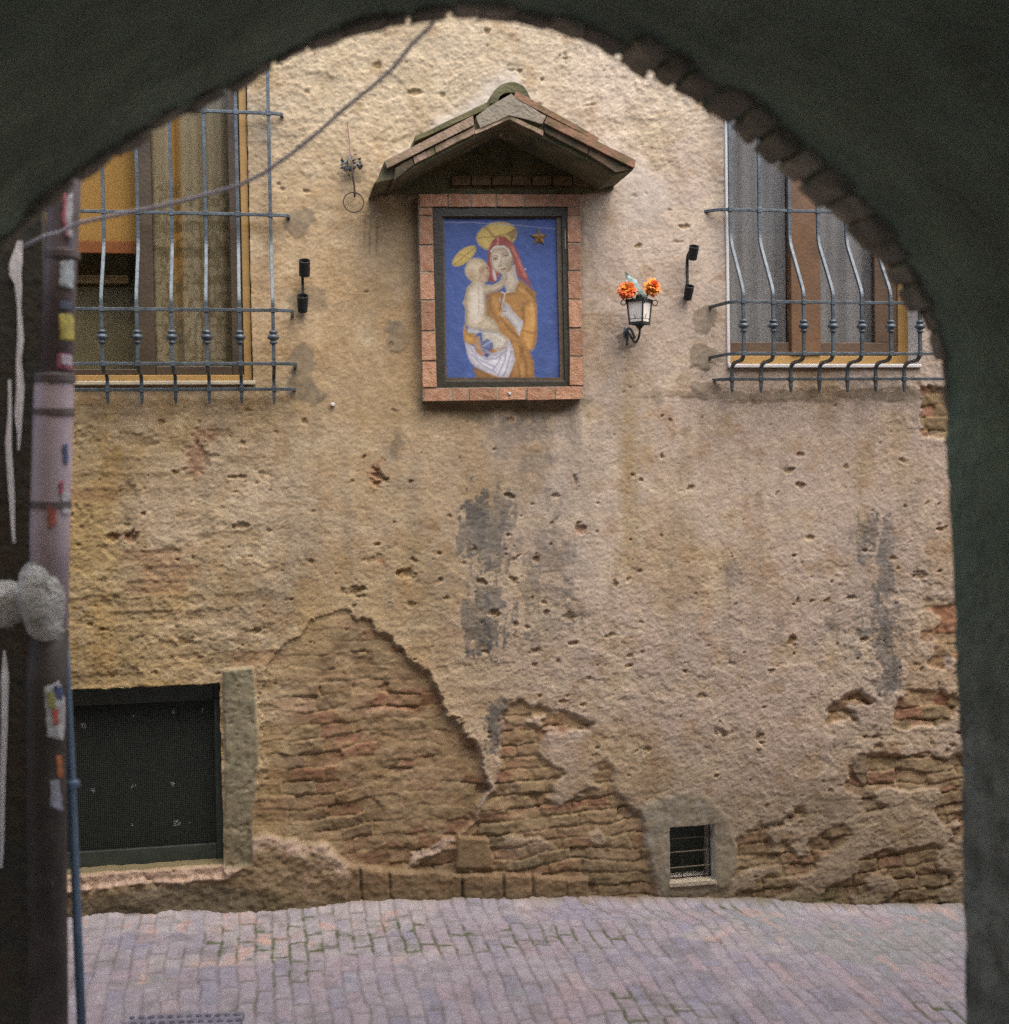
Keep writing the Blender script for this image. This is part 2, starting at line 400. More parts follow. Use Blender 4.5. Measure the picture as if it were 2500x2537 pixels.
def build_lane():
    xs = np.concatenate([np.linspace(-14, -1.9, 40), np.arange(-1.85, 3.95, 0.0055), np.linspace(4.0, 16, 40)])
    ys = np.concatenate([np.linspace(-14, -2.3, 60), np.arange(-2.25, 0.12, 0.0055)])
    X, Y = np.meshgrid(xs, ys, indexing='ij')
    Z = ground_z(X, Y)
    wx = X + 0.020 * fbm(X * 2.6, Y * 2.6, 3, 4) + 0.006 * fbm(X * 11, Y * 11, 4, 2) ; wy = Y + 0.022 * fbm(X * 2.1, Y * 2.1, 9, 4) + 0.006 * fbm(X * 11, Y * 11, 7, 2)
    near = wy > -0.23 + 0.05 * fbm(X * 1.3, Y * 0.4, 5, 2)
    # field: bricks on edge, long side running away from the wall
    ed, r1, r2, r3, fu, fv = brick_cells(wy + 0.1, wx, 0.19, 0.070, 12, 0.45)
    ed = np.minimum(ed, np.minimum(fu, 1 - fu) * 0.19 * 0.6)
    ed2, s1, s2, s3, _, _ = brick_cells(wy + 0.02 + wx * 0.25, wx + wy * 0.35, 0.25, 0.075, 21, 0.2)
    right = (wx > 1.15)
    ed = np.where(near & right, ed2, ed); r1 = np.where(near & right, s1, r1); r2 = np.where(near & right, s2, r2); r3 = np.where(near & right, s3, r3)
    ed = ed + 0.0022 * fbm(X * 60, Y * 60, 31, 2)
    prof = sstep(0.0, 0.011, ed)
    px, py = proj(X, Y, Z)
    # worn and patched: left near the wall nearly all mortar, right side fouled smooth
    patch = sstep(0.0, 0.35, fbm(X * 2.4, Y * 3.2, 15, 4) + 0.9 * sstep(-0.38, -0.1, Y) * sstep(1.3, 0.3, X) - 0.02 - 0.5 * sstep(-0.45, -0.7, Y))
    worn = sstep(0.05, 0.5, fbm(X * 3.1 + 7, Y * 3.1, 18, 4) + 0.5 * sstep(1.0, 1.9, X) * sstep(-1.0, -0.3, Y) - 0.25)
    h = 0.0055 * prof * (1 - 0.75 * patch) * (1 - 0.65 * worn) + (r1 - 0.5) * 0.007 * prof * (1 - worn) + 0.004 * fbm(X * 24, Y * 24, 2, 3) + 0.010 * fbm(X * 3, Y * 3, 6, 2) + 0.006 * patch * (0.4 + fbm(X * 14, Y * 14, 8, 4))
    # shallow lip of mortar against the wall
    h += 0.03 * sstep(-0.10, 0.0, Y) ** 2
    c = np.zeros(X.shape + (3,)) + alb(142, 133, 138, 0.92)
    c = mixc(c, alb(148, 134, 139, 0.9), sstep(0.45, 0.9, r2))
    c = mixc(c, alb(130, 126, 138, 0.9), sstep(0.5, 0.1, r3) * 0.8)
    c = mixc(c, alb(164, 138, 132, 0.88), (r1 > 0.95) * 0.4)
    c = mixc(c, alb(158, 152, 154, 0.88), sstep(0.05, 0.5, fbm(X * 9, Y * 9, 40, 5)) * 0.5)
    c = mixc(c, alb(104, 98, 94, 0.85), sstep(0.05, 0.5, fbm(X * 13, Y * 11, 53, 5)) * 0.4)
    c = mixc(c, alb(128, 132, 126, 0.9), worn * 0.55)
    c = mixc(c, alb(172, 162, 152, 0.9), patch * 0.6 * (0.6 + 0.4 * fbm(X * 20, Y * 20, 44, 3)))
    red = sstep(0.25, 0.5, fbm(X * 16, Y * 9, 47, 3))
    c = mixc(c, alb(182, 146, 132, 0.9), red * (0.5 * worn + 0.5 * patch))
    joint = 1 - prof
    c = mixc(c, alb(104, 96, 88, 0.85), joint * (0.25 + 0.35 * sstep(-0.2, 0.3, fbm(X * 5, Y * 7, 49, 3))))
    moss = sstep(0.0, 0.3, fbm(X * 2.2 + 3, Y * 2.6, 25, 3) + 0.55 * np.exp(-((X - 0.35) / 0.75) ** 2) * np.exp(-((Y + 0.40) / 0.20) ** 2) - 0.30) 
    c = mixc(c, alb(84, 90, 56, 0.75), joint * moss * 0.9 * sstep(-0.25, 0.25, fbm(X * 14, Y * 14, 50, 3)))
    tuft = sstep(0.25, 0.5, fbm(X * 20, Y * 20, 28, 3)) * moss * (1 - prof * 0.6)
    c = mixc(c, alb(80, 88, 50, 0.75), tuft * 0.8)
    h += 0.006 * tuft
    c = c * (1 + 0.06 * np.clip(RNG.standard_normal(X.shape), -2, 2)[..., None]) * (1 + 0.14 * fbm(X * 40, Y * 40, 52, 3)[..., None])
    c = mixc(c, alb(120, 104, 76, 0.8), sstep(-0.05, 0.02, Y + 0.03 * fbm(X * 9, Y * 9, 33, 3)) * 0.7)
    V = np.stack([X, Y, Z + h], -1).reshape(-1, 3)
    me = big_mesh("lane", V, quads(len(xs), len(ys)), c.reshape(-1, 3))
    o = link_mesh("lane", me, M['paving'], None, (0, 0, 0))
    tag(o, 'sloping brick paved lane with mossy joints', 'lane', kind='structure')
build_lane()

# ------------------------------------------------------------------ house wall
def rect(pxl, pxr, pyt, pyb, yref=None, xref=None):
    xl = at(pxl, (pyt + pyb) / 2)[0]; xr = at(pxr, (pyt + pyb) / 2)[0]
    zt = at((pxl + pxr) / 2 if xref is None else xref, pyt)[2]; zb = at((pxl + pxr) / 2 if xref is None else xref, pyb)[2]
    return xl, xr, zb, zt
OPEN = {
    'left_window': rect(20, 617, 60, 955, xref=450),
    'right_window': rect(1799, 2272, 60, 912, xref=2020),
    'cellar': rect(30, 549, 1700, 2150, xref=400),
    'vent': rect(1659, 1771, 2046, 2184),
}
DEPTH = {'left_window': 0.16, 'right_window': 0.14, 'cellar': 0.14, 'vent': 0.16}

PITS = [(1091,1439,9,9),(1275,1387,13,9),(1261,1229,14,8),(1436,1307,12,14),(1330,1383,14,12),(1115,1281,7,9),(1176,1359,9,9),(1193,1444,11,10),
 (1228,1517,13,15),(1275,1546,9,12),(1200,1617,12,11),(1412,1527,14,10),(1353,1515,8,8),(1512,1576,15,7),(1422,1595,14,10),(1330,1614,17,9),(1526,1446,7,9),
 (1559,1437,12,9),(1724,1470,10,7),(1547,1040,5,5),(1661,1040,6,6),(1741,1035,6,6),(1713,1208,9,6),(1568,1177,9,9),(1424,1186,6,18),(1011,1423,20,12),
 (940,1385,26,14),(878,1465,22,12),(940,1177,18,22),(1015,1196,10,8),(902,1132,7,7),(1271,1435,16,9),(1639,1328,4,6),(1561,1338,9,5),(1365,1347,5,5),
 (1365,1295,5,5),(1318,1482,5,6),(1339,1725,7,7),(1446,1749,8,8),(1701,1664,14,6),(338,1092,54,17),(200,1083,25,30),(526,1083,35,22),(494,1143,40,36),
 (661,1174,24,12),(577,1182,20,6),(310,1213,26,14),(205,1278,30,22),(279,1332,22,14),(321,1332,18,14),(596,1302,22,7),(356,1274,7,7),(615,1379,7,5),
 (300,1476,35,12),(466,1588,25,10),(645,1565,24,12),(1986,1203,16,11),(2238,1140,12,10),(2242,1254,12,8),(2296,1245,11,7),(2147,1366,15,10),(2061,1442,8,7),
 (1960,1582,11,14),(2100,1484,20,6),(2049,1489,13,6),(2282,1428,20,12),(1909,1661,16,8),(1925,1226,4,4),(1880,1840,14,18),(1790,1815,18,12),(1032,230,14,7),
 (1495,175,8,4),(1460,260,10,3),(1385,140,18,9),(1280,175,20,5),(935,160,9,7),(1690,560,20,6),(1660,520,14,5),(1680,600,26,5),(1580,610,9,5),(1600,480,8,6),
 (700,470,6,5),(690,455,5,5),(760,475,9,5),(1640,1030,6,5),(1590,1190,5,4),(1640,1130,8,9)]
BRICK_A = [(645,1690),(700,1600),(770,1530),(850,1505),(930,1560),(990,1610),(1040,1650),(1085,1710),(1120,1760),(1160,1810),(1190,1890),(1212,1960),
 (1185,2030),(1160,2070),(1140,2095),(1080,2110),(1030,2130),(1010,2150),(920,2150),(850,2140),(790,2095),(720,2075),(630,2065),(628,1980),(640,1850)]
BRICK_B = [(1250,1735),(1330,1745),(1410,1770),(1470,1800),(1490,1870),(1530,1960),(1600,2010),(1600,2100),(1640,2240),(1640,2420),(800,2420),(850,2150),(1020,2150),
 (1160,2075),(1210,2010),(1230,1960),(1235,1850)]
BRICK_C = [(1820,2090),(1900,2050),(1990,1990),(2060,1940),(2100,1880),(2060,1800),(2060,1750),(2130,1720),(2190,1770),(2240,1710),(2290,1620),(2300,1490),
 (2700,1480),(2700,2500),(1800,2500)]
BRICK_D = [(2278,960),(2500,960),(2500,1090),(2290,1090)]
PLINTH = [(835,2140),(960,2157),(1160,2165),(1460,2172),(1460,2500),(835,2500)]
SLAB = [(1136,2074),(1214,2080),(1218,2152),(1130,2150)]
RUBBLE = [(560,2140),(640,2062),(720,2078),(790,2095),(850,2140),(840,2500),(100,2500),(100,2205),(560,2172)]
SILL = [(0,2180),(560,2138),(600,2150),(560,2176),(300,2190),(0,2225)]
JAMB = [(552,1660),(628,1650),(640,1850),(628,2000),(622,2140),(560,2150)]
VENTS = [(1600,2000),(1648,1972),(1710,1955),(1762,1980),(1812,2028),(1826,2160),(1800,2205),(1700,2216),(1646,2226),(1622,2150),(1596,2080)]
ROOFM = [(925,500),(950,420),(1060,325),(1130,275),(1190,215),(1250,188),(1320,220),(1340,300),(1200,330),(1000,460)]
ROOFM2 = [(1500,330),(1580,390),(1650,470),(1640,540),(1560,560),(1540,480)]

def build_wall():
    FX0, FX1, FZ0, FZ1 = -1.25, 3.65, -0.55, 4.25
    st = 0.0054
    xs = np.concatenate([np.linspace(-9, -1.9, 24), np.arange(-1.88, FX0, 0.03), np.arange(FX0, FX1, st), np.arange(FX1, 4.6, 0.03), np.linspace(4.65, 12, 24)])
    zs = np.concatenate([np.arange(FZ0, FZ1, st), np.arange(FZ1, 4.9, 0.03), np.linspace(4.95, 9, 14)])
    for k, (x0, x1, z0, z1) in OPEN.items():
        for v in (x0, x1): xs[np.argmin(abs(xs - v))] = v
        for v in (z0, z1): zs[np.argmin(abs(zs - v))] = v
    xs.sort(); zs.sort()
    X, Z = np.meshgrid(xs, zs, indexing='ij'); X = X.astype(np.float32); Z = Z.astype(np.float32)
    px, py = proj(X, np.zeros_like(X), Z); px = px.astype(np.float32); py = py.astype(np.float32)
    n1 = fbm(X * 7, Z * 7, 1, 4); n2 = fbm(X * 7 + 9, Z * 7 + 4, 2, 4)
    wpx = px + 26 * n1 + 8 * fbm(X * 34, Z * 34, 5, 3); wpy = py + 26 * n2 + 8 * fbm(X * 34 + 4, Z * 34, 6, 3)
    spx = px + 9 * n1; spy = py + 9 * n2
    # --- plaster relief: trowelled at the middle, rough casting above and at the left
    low = sstep(1050, 1750, py); leftw = sstep(900, 500, px)
    top = sstep(560, 330, py)
    rough = 0.80 * np.clip(0.30 + 0.60 * low + 0.55 * leftw * sstep(980, 1060, py) + 0.75 * top + 0.35 * sstep(1950, 2250, px), 0, 1.5)
    med = fbm(X * 14, Z * 17, 10, 4)
    fine = fbm(X * 46, Z * 52, 13, 3)
    crust = ridged(X * 24 + 0.6 * n1, Z * 26 + 0.6 * n2, 26, 3) - 0.55
    rid = ridged(X * 11 + 0.8 * n1, Z * 15 + 0.8 * n2, 16, 3)
    h = 0.010 * fbm(X * 1.6, Z * 1.6, 19, 3) + rough * (0.0040 * med + 0.0030 * crust + 0.0026 * fine) + 0.0018 * fbm(X * 95, Z * 95, 22, 2) + 0.0010 * RNG.standard_normal(X.shape).astype(np.float32) * (0.35 + 0.65 * rough)
    h += rough * 0.0022 * sstep(0.62, 0.9, rid)
    flake = sstep(0.10, 0.2, fbm(X * 6.5 + 20, Z * 7.5, 23, 5) - 0.14 + 0.2 * (rough - 0.6))
    h -= 0.0045 * flake * rough                               # shallow shells where the top coat has come off
    # courses showing through at the left and low down
    ed, b1, b2, b3, fu, fv = brick_cells(X + 0.02 * n1, Z + 0.014 * n2 + 0.3, 0.27, 0.068, 30, 0.6)
    through = (0.55 * leftw + 0.45 * low * sstep(1500, 1000, px)) * sstep(950, 1050, py) * sstep(0.6, 0.8, b3)
    h -= 0.0045 * through * sstep(0.002, 0.016, ed + 0.006 * fine)
    # --- random small pits
    lo = np.array([-1.2, -0.3]); hi = np.array([3.6, 4.2])
    pitm = np.zeros_like(h)
    def stamp(x0, z0, rx, rz, dep, sq=0.0):
        R = 1.7
        i0, i1 = np.searchsorted(xs, [x0 - rx * R, x0 + rx * R]); j0, j1 = np.searchsorted(zs, [z0 - rz * R, z0 + rz * R])
        if i1 <= i0 or j1 <= j0: return
        s = np.s_[i0:i1, j0:j1]
        dx = (X[s] - x0) / rx; dz = (Z[s] - z0) / rz
        r = np.sqrt(dx * dx + dz * dz) + 0.8 * med[s] + 0.7 * fine[s] + 0.25
        m = sstep(1.25, 0.45, r)
        h[s] -= dep * m
        h[s] += dep * 0.14 * sstep(0.35, 0.0, np.abs(r - 1.25))
        pitm[s] = np.maximum(pitm[s], m * min(1, dep / 0.009))
    sx = abs(at(1251, 1268)[0] - at(1250, 1268)[0])
    for (a, b, rx, rz) in PITS:
        p = at(a, b)
        big = max(rx, rz) > 22
        stamp(p[0], p[2], rx * sx * 1.1, rz * sx * 1.1, 0.006 if big else 0.005 + 0.0007 * min(rx, rz))
    prng = random.Random(5)
    for _ in range(1500):
        x0 = prng.uniform(*[lo[0], hi[0]]); z0 = prng.uniform(lo[1], hi[1])
        a, b = proj(np.array(x0), np.array(0.0), np.array(z0))
        dens = 0.25 + 0.75 * sstep(900, 1500, b) + 0.35 * sstep(800, 300, a) * sstep(900, 1000, b) + 0.2 * sstep(400, 200, b)
        if prng.random() > dens: continue
        r = 0.004 + 0.013 * prng.random() ** 2.6
        stamp(x0, z0, r * prng.uniform(0.8, 1.7), r * prng.uniform(0.7, 1.1), 0.003 + 0.4 * r)
    # --- bare brick where the render has fallen
    def pm(poly, soft=4, a=wpx, b=wpy): return sstep(soft, -soft, sdpoly(a, b, poly))
    mA, mB, mC, mD = pm(BRICK_A), pm(BRICK_B, 10), pm(BRICK_C, 10), pm(BRICK_D)
    keepB = sstep(0.12, -0.05, fbm(X * 4.2, Z * 6.0, 34, 4) + 0.12)      # islands of render left on the brick
    keepC = sstep(0.05, -0.12, fbm(X * 4.4 + 5, Z * 6.5, 37, 4) + 0.0)
    mB = mB * (1 - 0.9 * keepB * sstep(2150, 2050, py)); mC = mC * (1 - 0.85 * keepC)
    keepA = sstep(0.12, -0.12, fbm(X * 5.0 + 2, Z * 9.5, 41, 5) + 0.06 - 0.25 * sstep(1850, 1600, py))
    edb, r1, r2, r3, fu, fv = brick_cells(X + 0.030 * n1 + 0.003 * med, Z + 0.020 * n2 + 0.003 * med + 0.04 * fbm(X * 1.8, Z * 1.8, 61, 2), 0.165, 0.060, 44, 0.9)
    edn = edb + 0.005 * fbm(X * 55, Z * 55, 47, 3) + 0.004 * med
    facet = 0.010 * ((fu - 0.5) * (r1 - 0.5) * 2 + (fv - 0.5) * (r2 - 0.65) * 2.2)
    bh = facet + 0.009 * sstep(0.0, 0.009, edn) * (0.1 + 0.9 * r1) + 0.009 * (r2 - 0.5) - 0.010 * (r3 > 0.94) + 0.004 * fbm(X * 30, Z * 34, 48, 4) + 0.004 * med + 0.0035 * fine + 0.003 * crust
    bh = bh * (1 - 0.7 * keepA) + 0.010 * keepA * (0.6 + 0.8 * med + 0.5 * crust)
    h0 = h.copy()
    deep = sstep(640, 1120, px + 0.25 * (py - 1800))
    mA = mA * np.clip(sstep(-10, 150, -sdpoly(wpx, wpy, BRICK_A) + 55 * med + 30 * fine) + deep, 0, 1)
    h = h * (1 - mA) + (bh - 0.010 - 0.028 * deep) * mA
    dA = sdpoly(wpx, wpy, BRICK_A)
    h += 0.010 * np.exp(-(dA / 22.0) ** 2) * (dA > 0) * sstep(1450, 1550, py) * sstep(2100, 1900, py)
    bhB = bh + 0.006 * sstep(0.0, 0.010, edn) * (0.4 + 0.6 * r1) * sstep(1750, 1850, py)
    h = h * (1 - mB) + (bhB - 0.026) * mB
    h = h * (1 - mC) + (bhB * 1.1 - 0.028) * mC
    h = h * (1 - mD) + (bh - 0.018) * mD
    brk = np.clip(mA + mB + mC + mD, 0, 1)
    # --- stones and rubble of the plinth
    mP = pm(PLINTH, 4, spx, spy); mS = pm(SLAB, 3, px + 3 * n1, py + 3 * n2); mR = pm(RUBBLE, 8); mSi = pm(SILL, 4, spx, spy)
    pj = np.full_like(px, 99.0)
    for v in (893, 966, 1146, 1248, 1320, 1405): pj = np.minimum(pj, np.abs(px - v - 0.06 * (py - 2200) + 5 * n1))
    h = h * (1 - mP) + (0.012 + 0.008 * med + 0.004 * fine + 0.005 * crust - 0.022 * sstep(5, 1.5, pj) * sstep(-0.3, 0.3, n2 + 0.3) + 0.006 * fbm(px / 90, py / 200, 3, 1)) * mP
    h = h * (1 - mS) + (0.004 + 0.004 * med + 0.002 * fine) * mS
    h = h * (1 - mR) + (0.034 + 0.022 * fbm(X * 7, Z * 8, 51, 5) + 0.006 * fine + 0.008 * crust + 0.006 * med) * mR
    flat = sstep(330, 380, px) * sstep(600, 540, px) * sstep(2185, 2205, py)
    h = h * (1 - 0.0 * mSi) + mSi * 0.022
    # --- dressed jamb, vent surround, cement dabs
    mJ = pm(JAMB, 4, px + 5 * n1, py + 5 * n2)
    h = h * (1 - mJ) + (0.014 + 0.004 * fbm(X * 50, Z * 30, 54, 4) + 0.004 * crust + 0.004 * med - 0.004 * sstep(0.2, 0.5, fbm(X * 30, Z * 40, 55, 3))) * mJ
    mV = pm(VENTS, 7, px + 14 * n1 + 9 * med, py + 14 * n2 + 9 * fine)
    h = h * (1 - mV) + (0.004 + 0.006 * med + 0.004 * crust + 0.0025 * fbm(X * 60, Z * 25, 57, 3)) * mV
    dabs = [(752,545,36,34,1),(752,905,30,52,1),(760,965,45,40,1),(1752,790,36,34,.9),(1745,880,40,22,.9),(1745,955,36,22,.9),(985,835,26,30,.8),(766,735,40,26,.7),(1560,830,26,24,.8),
            (878,425,30,40,.5),(1830,975,230,14,.6),(2160,978,130,14,.7),(2130,1915,20,40,.9),(2100,1990,120,40,.5)]
    dab = np.zeros_like(h)
    for (a, b, rx, rz, s) in dabs:
        r = np.sqrt(((wpx - a) / rx) ** 2 + ((wpy - b) / rz) ** 2)
        dab = np.maximum(dab, s * sstep(1.12, 0.88, r))
    h = h * (1 - 0.6 * dab) + 0.6 * dab * (0.006 + 0.006 * med)
    mRM = np.maximum(pm(ROOFM, 22), 0.7 * pm(ROOFM2, 22))
    h = h * (1 - 0.7 * mRM) + 0.7 * mRM * (0.004 + 0.005 * med)
    # --- colour of the surface, with some shade painted in
    c = np.zeros(X.shape + (3,)) + alb(182, 158, 122)
    big = fbm(X * 1.1 + 3, Z * 1.1, 60, 4)
    c = mixc(c, alb(188, 169, 152), sstep(900, 1500, px) * 0.9)
    c = mixc(c, alb(174, 148, 100), sstep(950, 400, px) * sstep(900, 1100, py) * 0.9)
    c = mixc(c, alb(200, 180, 148), sstep(520, 200, py) * 0.8)
    c = mixc(c, alb(190, 160, 120), np.exp(-((py - 760) / 220) ** 2) * sstep(1500, 900, px) * 0.6)
    c = mixc(c, alb(204, 186, 164), sstep(0.0, 0.5, big + 0.35 * np.exp(-((px - 1600) / 300) ** 2 - ((py - 1200) / 200) ** 2)) * 0.55)
    c = mixc(c, alb(164, 136, 92), sstep(0.05, 0.5, fbm(X * 2.6, Z * 2.0 + 3, 63, 4)) * 0.5)
    c = mixc(c, alb(214, 196, 162), sstep(0.15, 0.6, fbm(X * 8, Z * 8, 65, 4)) * 0.35)
    c = mixc(c, alb(158, 122, 74), sstep(0.15, 0.55, fbm(X * 11 + 6, Z * 12, 67, 4)) * 0.35)
    c = mixc(c, alb(196, 178, 144), flake * 0.25)
    c = mixc(c, alb(152, 124, 80), through * 0.4)
    c = mixc(c, alb(162, 118, 90), through * (b1 > 0.8) * 0.4)
    c = mixc(c, alb(148, 120, 76), pitm * 0.6)
    for (a, b, rx, rz) in [(494,1143,40,36),(526,1083,35,20),(940,1177,20,24),(1568,1177,9,9),(1436,1307,12,14),(1330,1383,14,12),(279,1332,22,14),(321,1332,18,14),(940,1385,24,14),(1424,1186,7,18),(2296,1245,10,7)]:
        r = np.sqrt(((wpx - a) / rx) ** 2 + ((wpy - b) / rz) ** 2)
        c = mixc(c, alb(160, 116, 90), sstep(1.2, 0.6, r + 0.6 * med) * 0.5)
    # old paint and soot stains
    def blot(a, b, rx, ry, sc, bias, seed):
        n = 0.4 * fbm(X * sc, Z * sc * 0.7, seed, 5) + 0.75 * brkn + 0.8 * strn
        d = ((px - a) / rx) ** 2 + ((py - b) / ry) ** 2
        return sstep(0.0, 0.28, n + bias + 0.22 - 0.75 * d)
    strn = 0.6 * fbm(X * 38, Z * 9, 95, 4) + 0.5 * fbm(X * 60, Z * 40, 96, 2)
    flk = fbm(X * 15, Z * 15, 94, 4)
    brkn = -0.35 * flake + 0.7 * fbm(X * 24, Z * 19, 91, 4) + 0.4 * (crust * 1.2) + 0.3 * fine
    scr = 0.88 + 0.12 * sstep(-0.35, 0.1, fbm(X * 70, Z * 7, 70, 3))
    grey = np.zeros_like(h)
    for i, (a, b, rx, ry, bias, s) in enumerate([(1192,1330,62,130,.42,.95),(1200,1520,55,125,.5,.95),(1250,1270,40,60,.3,.7),(1330,1460,120,170,.22,.5),(1235,1390,36,60,.35,.8),
            (1280,1530,70,60,.25,.7),(1430,1540,40,40,.25,.6),(2150,1320,40,80,.42,.75),(2196,1400,24,140,.40,.75),(2188,1560,44,130,.45,.85),(2200,1660,34,60,.5,.9),(2130,1560,26,90,.1,.6),(2060,1560,34,50,.05,.6),
            (1815,1425,46,36,.2,.55),(1300,1050,130,50,.12,.5),(1330,1150,50,40,.2,.5),(1240,1075,60,60,.2,.45),(1235,1800,50,70,.4,.8),(1310,1830,60,60,.2,.5),(985,1090,20,70,.2,.5),(1940,1540,34,40,.15,.5),
            (2230,1580,60,60,.1,.4),(1370,1240,40,60,.1,.45),(1420,1060,40,160,.1,.3)]):
        grey = np.maximum(grey, s * (0.7 + 0.3 * sstep(0.3, -0.1, flk)) * blot(a, b, rx, ry, 9, bias, 5 + i))
    c = mixc(c, alb(80, 82, 80), grey * scr * (1 - 0.7 * pitm) * 0.95)
    halo = sstep(0.0, 0.5, 0.5 * fbm(X * 3.5, Z * 2.5, 92, 4) + 0.4 * brkn + 0.35 * np.exp(-((px - 1290) / 170) ** 2 - ((py - 1400) / 260) ** 2) + 0.3 * np.exp(-((px - 2150) / 110) ** 2 - ((py - 1480) / 260) ** 2) - 0.05)
    c = mixc(c, alb(150, 142, 132), halo * 0.35)
    strk = sstep(0.1, 0.5, fbm(X * 16, Z * 1.6, 93, 3) + 0.25 * fine) * sstep(900, 1050, py) * sstep(1900, 1500, py)
    c = mixc(c, alb(150, 136, 112), strk * 0.3)
    for k, (ax_, ay_, bx_, by_) in enumerate([(1330,1010,1290,1210),(1790,1000,1815,1330),(1040,1010,1010,1280),(1560,330,1690,420),(830,300,900,420),(1100,1060,1180,1220),(2000,1010,2060,1400),(640,1020,700,1330)]):
        tt = np.clip(((px - ax_) * (bx_ - ax_) + (py - ay_) * (by_ - ay_)) / ((bx_ - ax_) ** 2 + (by_ - ay_) ** 2), 0, 1)
        dd = np.hypot(px - ax_ - tt * (bx_ - ax_) + 18 * n1 + 5 * fine, py - ay_ - tt * (by_ - ay_) + 18 * n2)
        crk = sstep(2.2, 0.6, dd) * sstep(-0.3, 0.1, med)
        h -= 0.003 * crk; c = mixc(c, alb(96, 80, 58), crk * 0.6)
    # brick, stone, cement
    bc = np.zeros_like(c) + alb(150, 116, 90)
    bc = mixc(bc, alb(140, 102, 76), sstep(0.4, 0.9, r2) * 0.7)
    bc = mixc(bc, alb(164, 116, 92), sstep(0.6, 0.95, r3) * 0.6)
    bc = mixc(bc, alb(126, 112, 84), sstep(0.35, 0.05, r3) * 0.8)
    bc = mixc(bc, alb(112, 106, 84), sstep(0.82, 0.9, r1) * 0.6)
    bc = mixc(bc, alb(172, 146, 118), sstep(0.12, 0.05, r2) * 0.6)
    bc = mixc(bc, alb(170, 146, 104), sstep(0.008, 0.0, edn) * 0.7)
    bc = mixc(bc, alb(172, 148, 114), keepA * 0.7)
    bc = mixc(bc, alb(160, 138, 100), sstep(0.0, 0.4, fbm(X * 16, Z * 20, 73, 4)) * 0.5)
    bc = mixc(bc, alb(122, 96, 62), sstep(0.1, 0.5, fbm(X * 9, Z * 13, 72, 4)) * 0.45)
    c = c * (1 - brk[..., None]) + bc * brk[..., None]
    dull = sstep(1700, 2000, py) * sstep(1380, 1700, px)
    c = mixc(c, alb(140, 124, 98), dull * 0.5 * (0.7 + 0.5 * med))
    red = mC * sstep(0.3, 0.7, r2) * sstep(2280, 2310, px) * sstep(1700, 1600, py)
    c = mixc(c, alb(162, 108, 82), red * 0.6)
    c = mixc(c, alb(200, 186, 172), mC * sstep(2330, 2350, wpx) * sstep(0, 12, 22 - np.abs(wpy - 1640)) * 0.8)
    c = mixc(c, alb(140, 112, 84), mP * 0.8); c = mixc(c, alb(162, 138, 110), mP * sstep(0.1, 0.5, med) * 0.5)
    c = mixc(c, alb(142, 118, 88), mS * 0.9)
    c = mixc(c, alb(150, 128, 100), mR * 0.8); c = mixc(c, alb(186, 156, 132), mR * sstep(0.0, 0.4, fbm(X * 10, Z * 10, 75, 4)) * 0.6)
    dR = sdpoly(wpx, wpy, RUBBLE)
    c = mixc(c, alb(196, 170, 150), sstep(-34, -8, dR + 10 * med) * mR * sstep(600, 640, px) * sstep(2180, 2150, py) * 0.85)
    lg1 = sstep(9, 2, np.abs(sdpoly(wpx, wpy, [(1025,2128),(1070,2112),(1100,2100),(1136,2086),(1136,2082),(1090,2096),(1060,2108),(1030,2116)])))
    c = mixc(c, alb(200, 176, 158), lg1 * 0.8); h += 0.012 * lg1
    c = mixc(c, alb(64, 54, 38), mP * sstep(5, 1.5, pj) * 0.6)
    fl = sstep(10, -10, sdpoly(spx, spy, [(330,2205),(440,2185),(600,2195),(640,2230),(600,2300),(100,2300),(200,2230)]))
    c = mixc(c, alb(122, 116, 100), fl * 0.75)
    c = mixc(c, alb(186, 158, 138), mSi * 0.8)
    c = mixc(c, alb(138, 130, 106), mJ * 0.9); c = mixc(c, alb(106, 102, 82), mJ * sstep(0.05, 0.4, fbm(X * 34, Z * 22, 77, 4)) * 0.5)
    c = mixc(c, alb(130, 120, 100), mV * 0.85); c = mixc(c, alb(152, 146, 132), mV * sstep(0.05, 0.5, fbm(X * 12, Z * 9, 79, 4)) * 0.5)
    c = mixc(c, alb(136, 122, 100), dab * 0.75); c = mixc(c, alb(104, 98, 84), dab * sstep(0.1, 0.4, med) * 0.4)
    c = mixc(c, alb(200, 188, 172), mRM * 0.75)
    # run-off below lantern, ring and frame; stain and painted shade around it; darkened foot
    for (a, y0, y1, wd, s, rgb) in [(1558,860,1560,24,.55,(166,138,82)),(1605,900,1200,14,.3,(166,138,82)),(905,515,620,3,.55,(110,92,70)),(918,520,650,3,.6,(110,92,70)),(935,520,655,3,.6,(110,92,70)),
                                    (1800,1000,1500,30,.2,(170,140,90)),(980,1010,1250,12,.3,(150,122,80)),(1145,1000,1180,30,.25,(140,116,80)),(1442,520,1000,9,.6,(118,106,84)),(1030,500,1000,13,.75,(112,102,80)),(1010,520,960,14,.35,(130,112,80)),  # strips beside the frame mix stain and painted shade
                                    (1745,1000,1400,16,.25,(160,130,85)),(1470,560,900,12,.2,(140,124,92))]:
        m = np.exp(-((px - a + 8 * fbm(X * 3, Z * 2, 81, 3)) / wd) ** 2) * sstep(y0, y0 + 30, py) * sstep(y1, y1 - 250 if y1 - y0 > 300 else y1 - 40, py)
        c = mixc(c, alb(*rgb), m * s * (0.75 + 0.4 * med))
    c = mixc(c, alb(116, 106, 82), pm([(1040,990),(1450,985),(1460,1015),(1400,1030),(1050,1025)], 12) * 0.7)  # band under the frame: stain plus its painted cast shadow
